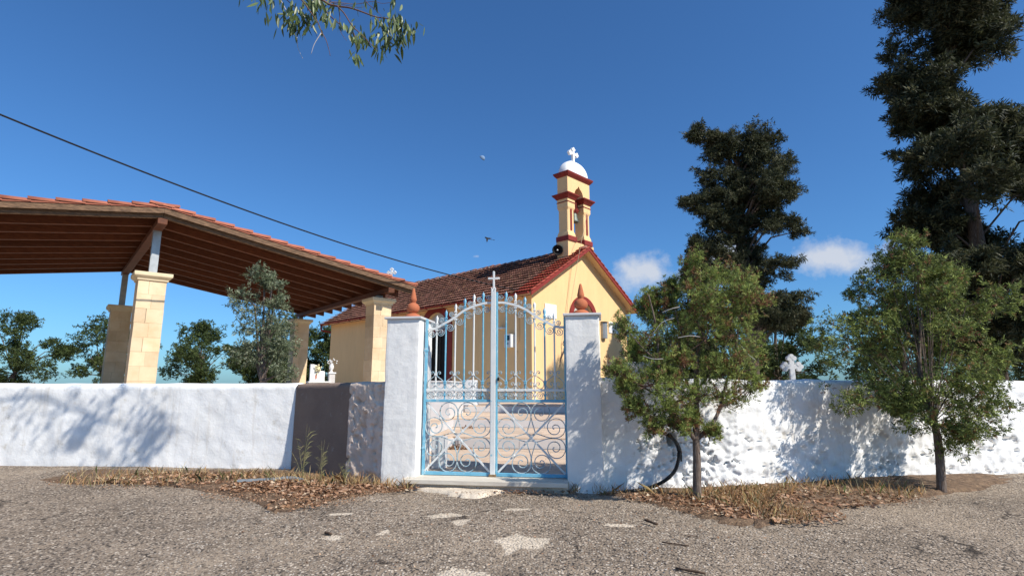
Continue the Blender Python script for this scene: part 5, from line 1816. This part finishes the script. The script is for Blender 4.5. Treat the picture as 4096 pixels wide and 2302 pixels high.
LIT = pal((0, (.16, .09, .05)), (.4, (.30, .16, .085)), (.7, (.42, .24, .15)), (.9, (.52, .36, .24)), (1, (.60, .50, .36)))
def litter(name, spots, label, seed, L=(.03, .075)):
    rg = np.random.default_rng(seed)
    Vs, Ts = [], []
    for (x, y, rx, ry, n, h, zb) in spots:
        a = rg.uniform(0, 6.28, n)
        rr = rg.random(n) ** .6
        P = np.stack([x + np.cos(a) * rr * rx, y + np.sin(a) * rr * ry, np.zeros(n)], -1)
        P[:, 2] = [(zb if zb is not None else ground_z(p[0], p[1]) + .03) for p in P]
        P[:, 2] += rg.random(n) * h * (1 - rr * .8) + .006
        d = rg.normal(size=(n, 3)); d[:, 2] *= .30
        d /= np.linalg.norm(d, axis=1)[:, None]
        s_ = np.cross(d, np.array([0, 0, 1.0]) + rg.normal(size=(n, 3)) * .45)
        s_ /= np.linalg.norm(s_, axis=1)[:, None]
        up = np.cross(s_, d)
        l = rg.uniform(*L, n)[:, None]
        w = l * rg.uniform(.22, .42, n)[:, None]
        Vs.append(np.stack([P - d * l * .5, P + s_ * w + up * l * .16, P + d * l * .5 + up * l * .1, P - s_ * w + up * l * .14], 1).reshape(-1, 3))
        Ts.append(np.repeat(LIT(rg.random(n), rg, n), 4, axis=0))
    V, T = np.concatenate(Vs), np.concatenate(Ts)
    return kind(link(name, qmesh(name, V, np.arange(len(V)).reshape(-1, 4), M['litter'], T)), 'stuff')
litter('leaf_litter', [(-2.95, 7.35, .75, .42, 1500, .07, None), (-2.35, 7.05, .5, .35, 700, .04, None), (-1.85, 7.32, .35, .22, 380, .04, None), (-4.4, 7.9, 1.3, .45, 900, .05, None), (-1.4, 7.2, .25, .14, 60, .02, None), (-2.4, 6.5, .35, .4, 160, .02, None)], '', 3)
litter('leaf_litter', [(2.2, 6.65, .55, .38, 700, .05, None), (2.75, 6.8, .6, .45, 900, .06, None), (1.75, 6.75, .45, .18, 260, .03, None), (2.45, 6.15, .4, .35, 420, .03, None), (3.6, 6.9, 1.0, .6, 700, .05, None), (2.9, 6.0, .5, .4, 260, .03, None), (.3, 7.05, .5, .12, 60, .02, None)], '', 4)
lp_ = [gw(-1.22, 2.95), gw(-1.62, 5.4)]
litter('leaf_litter', [(lp_[0].x, lp_[0].y, .26, .10, 260, .10, .0), (lp_[1].x + .0, lp_[1].y - .1, .16, .12, 90, .09, .2)], '', 5, (.03, .06))
litter('leaf_litter', [(0, 5.6, 2.6, 1.4, 420, .004, None)], '', 6, (.010, .03))
crumbs = [(-2.15, 6.75, .5, .5, 1300, .012, None), (-1.7, 7.15, .35, .2, 900, .012, None), (-2.9, 7.1, .9, .6, 2400, .02, None), (2.2, 6.45, .6, .5, 2400, .015, None), (2.8, 6.3, .7, .6, 2400, .015, None), (1.75, 6.75, .5, .25, 900, .012, None), (3.8, 6.8, 1.2, .5, 1800, .02, None), (-4.6, 7.7, 1.6, .5, 1800, .02, None), (.2, 7.02, .9, .14, 260, .006, None)]
litter('leaf_litter', crumbs, '', 9, (.010, .028))

def grass(name, spots, seed, Lr=(.08, .22), green=.15):
    rg = np.random.default_rng(seed)
    Vs, Ts = [], []
    for (x, y, rx, ry, n) in spots:
        a = rg.uniform(0, 6.28, n); rr = rg.random(n) ** .5
        P = np.stack([x + np.cos(a) * rr * rx, y + np.sin(a) * rr * ry, np.zeros(n)], -1)
        P[:, 2] = [ground_z(p[0], p[1]) + .02 for p in P]
        d = rg.normal(size=(n, 3)) * .45; d[:, 2] = 1
        d /= np.linalg.norm(d, axis=1)[:, None]
        l = rg.uniform(*Lr, n)[:, None]
        s_ = np.cross(d, rg.normal(size=(n, 3))); s_ /= np.linalg.norm(s_, axis=1)[:, None]
        side = rg.normal(size=(n, 3)) * .28 * l; side[:, 2] = -abs(side[:, 2]) * .5
        w = .0022 + l * .010
        Vs.append(np.stack([P - s_ * w, P + s_ * w, P + d * l * .6 + s_ * w * .7 + side * .3, P + d * l + side, P + d * l * .6 - s_ * w * .7 + side * .3], 1).reshape(-1, 3))
        c = LIT(rg.uniform(.45, 1, n), rg, n) * np.array([1.05, 1.1, .85])
        g = rg.random(n) < green
        c[g] = np.array([.10, .13, .04]) * rg.uniform(.7, 1.4, (g.sum(), 1))
        Ts.append(np.repeat(c, 5, axis=0))
    V, T = np.concatenate(Vs), np.concatenate(Ts)
    return kind(link(name, qmesh(name, V, np.arange(len(V)).reshape(-1, 5), M['straw'], T)), 'stuff')
grass('dry_grass', [(-2.6, 7.6, .7, .28, 420), (-1.85, 7.42, .3, .10, 190), (-3.4, 7.9, .6, .3, 260), (-1.42, 7.28, .2, .06, 60), (2.5, 6.75, .55, .35, 480), (2.95, 6.95, .4, .25, 380), (1.9, 6.85, .4, .1, 120), (2.75, 5.95, .3, .3, 160), (2.6, 6.35, .3, .3, 160), (1.2, 6.98, .25, .04, 60), (4.2, 7.2, .9, .5, 500), (-5, 7.9, 1.2, .5, 400), (.72, 7.1, .12, .03, 40)], 8)
def weed(x, y, h, label, seed):
    t = thing('weed', label, 'weed', (x, y, ground_z(x, y)), 0, 'dry weeds at the foot of the grey wall')
    r_ = random.Random(seed)
    for k in range(7):
        hh = h * r_.uniform(.45, 1)
        dx, dy = r_.gauss(0, .10) * h, r_.gauss(0, .05)
        p = spline([(r_.gauss(0, .02), 0, 0), (dx * .3, dy * .3, hh * .5), (dx, dy, hh)], 4)
        MB().tube(p, [.0030 - .002 * i / (len(p) - 1) for i in range(len(p))], 4).build('stem', M['straw_plain'], t)
        mb = MB()
        for j in range(4):
            q = p[3 + j]
            a = r_.choice((-1, 1)) * r_.uniform(.4, .9)
            l = hh * .22
            mb.add([(q[0], q[1], q[2]), (q[0] + a * l * .5 + .004, q[1], q[2] + l * .45), (q[0] + a * l, q[1], q[2] + l * .6), (q[0] + a * l * .5 - .004, q[1], q[2] + l * .52)], [(0, 1, 2, 3)])
        mb.build('blade', M['straw_plain'], t)
M['straw_plain'] = mat('weed_stem', (.26, .22, .11), .8, (.16, .17, .07), 12, rnd=.25)
weed(-2.52, 7.55, .62, 'tall dry weed in front of the dark wall, middle of three', 1)
weed(-2.82, 7.72, .80, 'tallest dry weed against the dark wall near the left edge', 2)
weed(-2.18, 7.48, .42, 'short dry weed by the pitted part of the wall', 3)
st_ = [((1.33, 5.82), (1.41, 5.67), .012, 'thick dark stick on the asphalt below the juniper'), ((-1.72, 5.39), (-1.65, 5.34), .013, 'short dark stub of wood at the left of the road'),
       ((1.31, 5.12), (1.52, 5.02), .006, 'long thin twig on the asphalt right of the cement patch'), ((1.25, 4.47), (1.42, 4.36), .010, 'brown twig at the lower right corner of the road'),
       ((-.99, 5.34), (-.90, 5.35), .005, 'small straight twig on the asphalt left of centre'), ((1.57, 5.31), (1.69, 5.30), .005, 'fine grey twig near the right side of the road')]
for i, ((x0, y0), (x1, y1), r0, lb) in enumerate(st_):
    P = []
    for k in range(5):
        t_ = k / 4
        x, y = x0 + (x1 - x0) * t_ + random.gauss(0, .006), y0 + (y1 - y0) * t_ + random.gauss(0, .004)
        P.append((x, y, ground_z(x, y) + r0 + .012))
    o = MB().tube(P, [r0 * random.uniform(.75, 1.1) for _ in P], 6).build('stick', M['stick'], None, smooth=True)
    tag(o, lb, 'stick', 'sticks lying on the road')
# loose chippings on the road
pb = MB()
r_ = random.Random(88)
kk = 0
pbv, pbf = [], []
for k in range(3400):
    x, y = r_.uniform(-3.0, 3.0), 4.2 + 3.0 * r_.random() ** 1.1
    s_ = r_.uniform(.004, .011)
    z = ground_z(x, y) + .018 * fbm(x * .9, y * .9, 3, 3) + .006 * fbm(x * 6, y * 6, 1, 2)
    o_ = len(pbv)
    a = r_.uniform(0, 3)
    for (dx, dy, dz) in ((1, 0, 0), (0, .8, .1), (-1, .1, 0), (0, -.8, 0), (.1, .1, .75)):
        pbv.append((x + s_ * (dx * math.cos(a) - dy * math.sin(a)), y + s_ * (dx * math.sin(a) + dy * math.cos(a)), z + s_ * dz))
    pbf += [(o_, o_ + 1, o_ + 4), (o_ + 1, o_ + 2, o_ + 4), (o_ + 2, o_ + 3, o_ + 4), (o_ + 3, o_, o_ + 4)]
M['chip'] = mat('stone_chipping', (.40, .36, .31), .9, (.26, .23, .20), 20, island=.5)
kind(link('chippings', qmesh('chippings', pbv, pbf, M['chip'])), 'stuff')

# ================================================================== SKY THINGS
bd = thing('bird', 'small dark swallow in flight against the blue sky', 'bird', (-.83, 18, 6.08), 0)
bd.scale = (.72, .72, .72)
bb = MB()
bb.tube([(-.13, -.02, .035), (-.10, -.02, .03), (-.03, 0, .0), (.06, .02, -.015), (.14, .03, -.035), (.24, .05, -.065)], [.008, .032, .042, .034, .018, .004], 8)
bb.build('body', M['bird'], bd, smooth=True)
for pts in ([(-.06, -.01, .02), (.04, .0, -.01), (.02, -.16, -.17), (-.01, -.24, -.27), (-.05, -.13, -.14)], [(-.06, .02, .03), (.05, .03, .0), (.12, .16, .05), (.20, .24, .075), (.06, .14, .06)]):
    MB().add([Vector(p) for p in pts] + [Vector(p) + Vector((0, 0, -.008)) for p in pts], [(0, 1, 2, 3, 4), (9, 8, 7, 6, 5)] + [(i, (i + 1) % 5, (i + 1) % 5 + 5, i + 5) for i in range(5)]).build('wing', M['bird'], bd)
MB().add([(.22, .05, -.06), (.34, .06, -.10), (.33, .05, -.085), (.36, .085, -.065), (.22, .05, -.055), (.23, .06, -.065)], [(0, 1, 2), (0, 2, 3), (4, 5, 3), (4, 1, 5)]).build('tail', M['bird'], bd)
# the moon, only the part the sun lights from here, far away
md = Vector((-173.5, 3000, 1296.9)).normalized()
mo_ = thing('moon', 'pale half moon in the clear blue sky left of the belfry', 'moon', md * 3000 + Vector((0, 0, 1.15)))
rm = 16.0
vdir = -md
rt_ = vdir.cross(Vector((0, 0, 1))).normalized() * -1
upv = rt_.cross(vdir).normalized()
upv = upv if upv.z > 0 else -upv
rt_ = rt_ if rt_.x > 0 else -rt_
la = R(52)
ax1 = rt_ * math.cos(la) + upv * math.sin(la)     # towards the bright limb
ax2 = -rt_ * math.sin(la) + upv * math.cos(la)
vs, fs = [], []
nu, nv = 14, 20
for i in range(nu + 1):
    for j in range(nv + 1):
        ph = R(-100 + 0) * 0 + (math.pi / 2) - (math.pi / 2 + R(14)) * i / nu   # from limb to terminator
        th = -math.pi / 2 + math.pi * j / nv
        vs.append((ax1 * (math.sin(ph) * math.cos(th)) + vdir * (math.cos(ph) * math.cos(th)) + ax2 * math.sin(th)) * rm)
for i in range(nu):
    for j in range(nv):
        a = i * (nv + 1) + j
        fs.append((a, a + 1, a + nv + 2, a + nv + 1))
MB().add(vs, fs).build('lit_face', M['moon'], mo_, smooth=True)
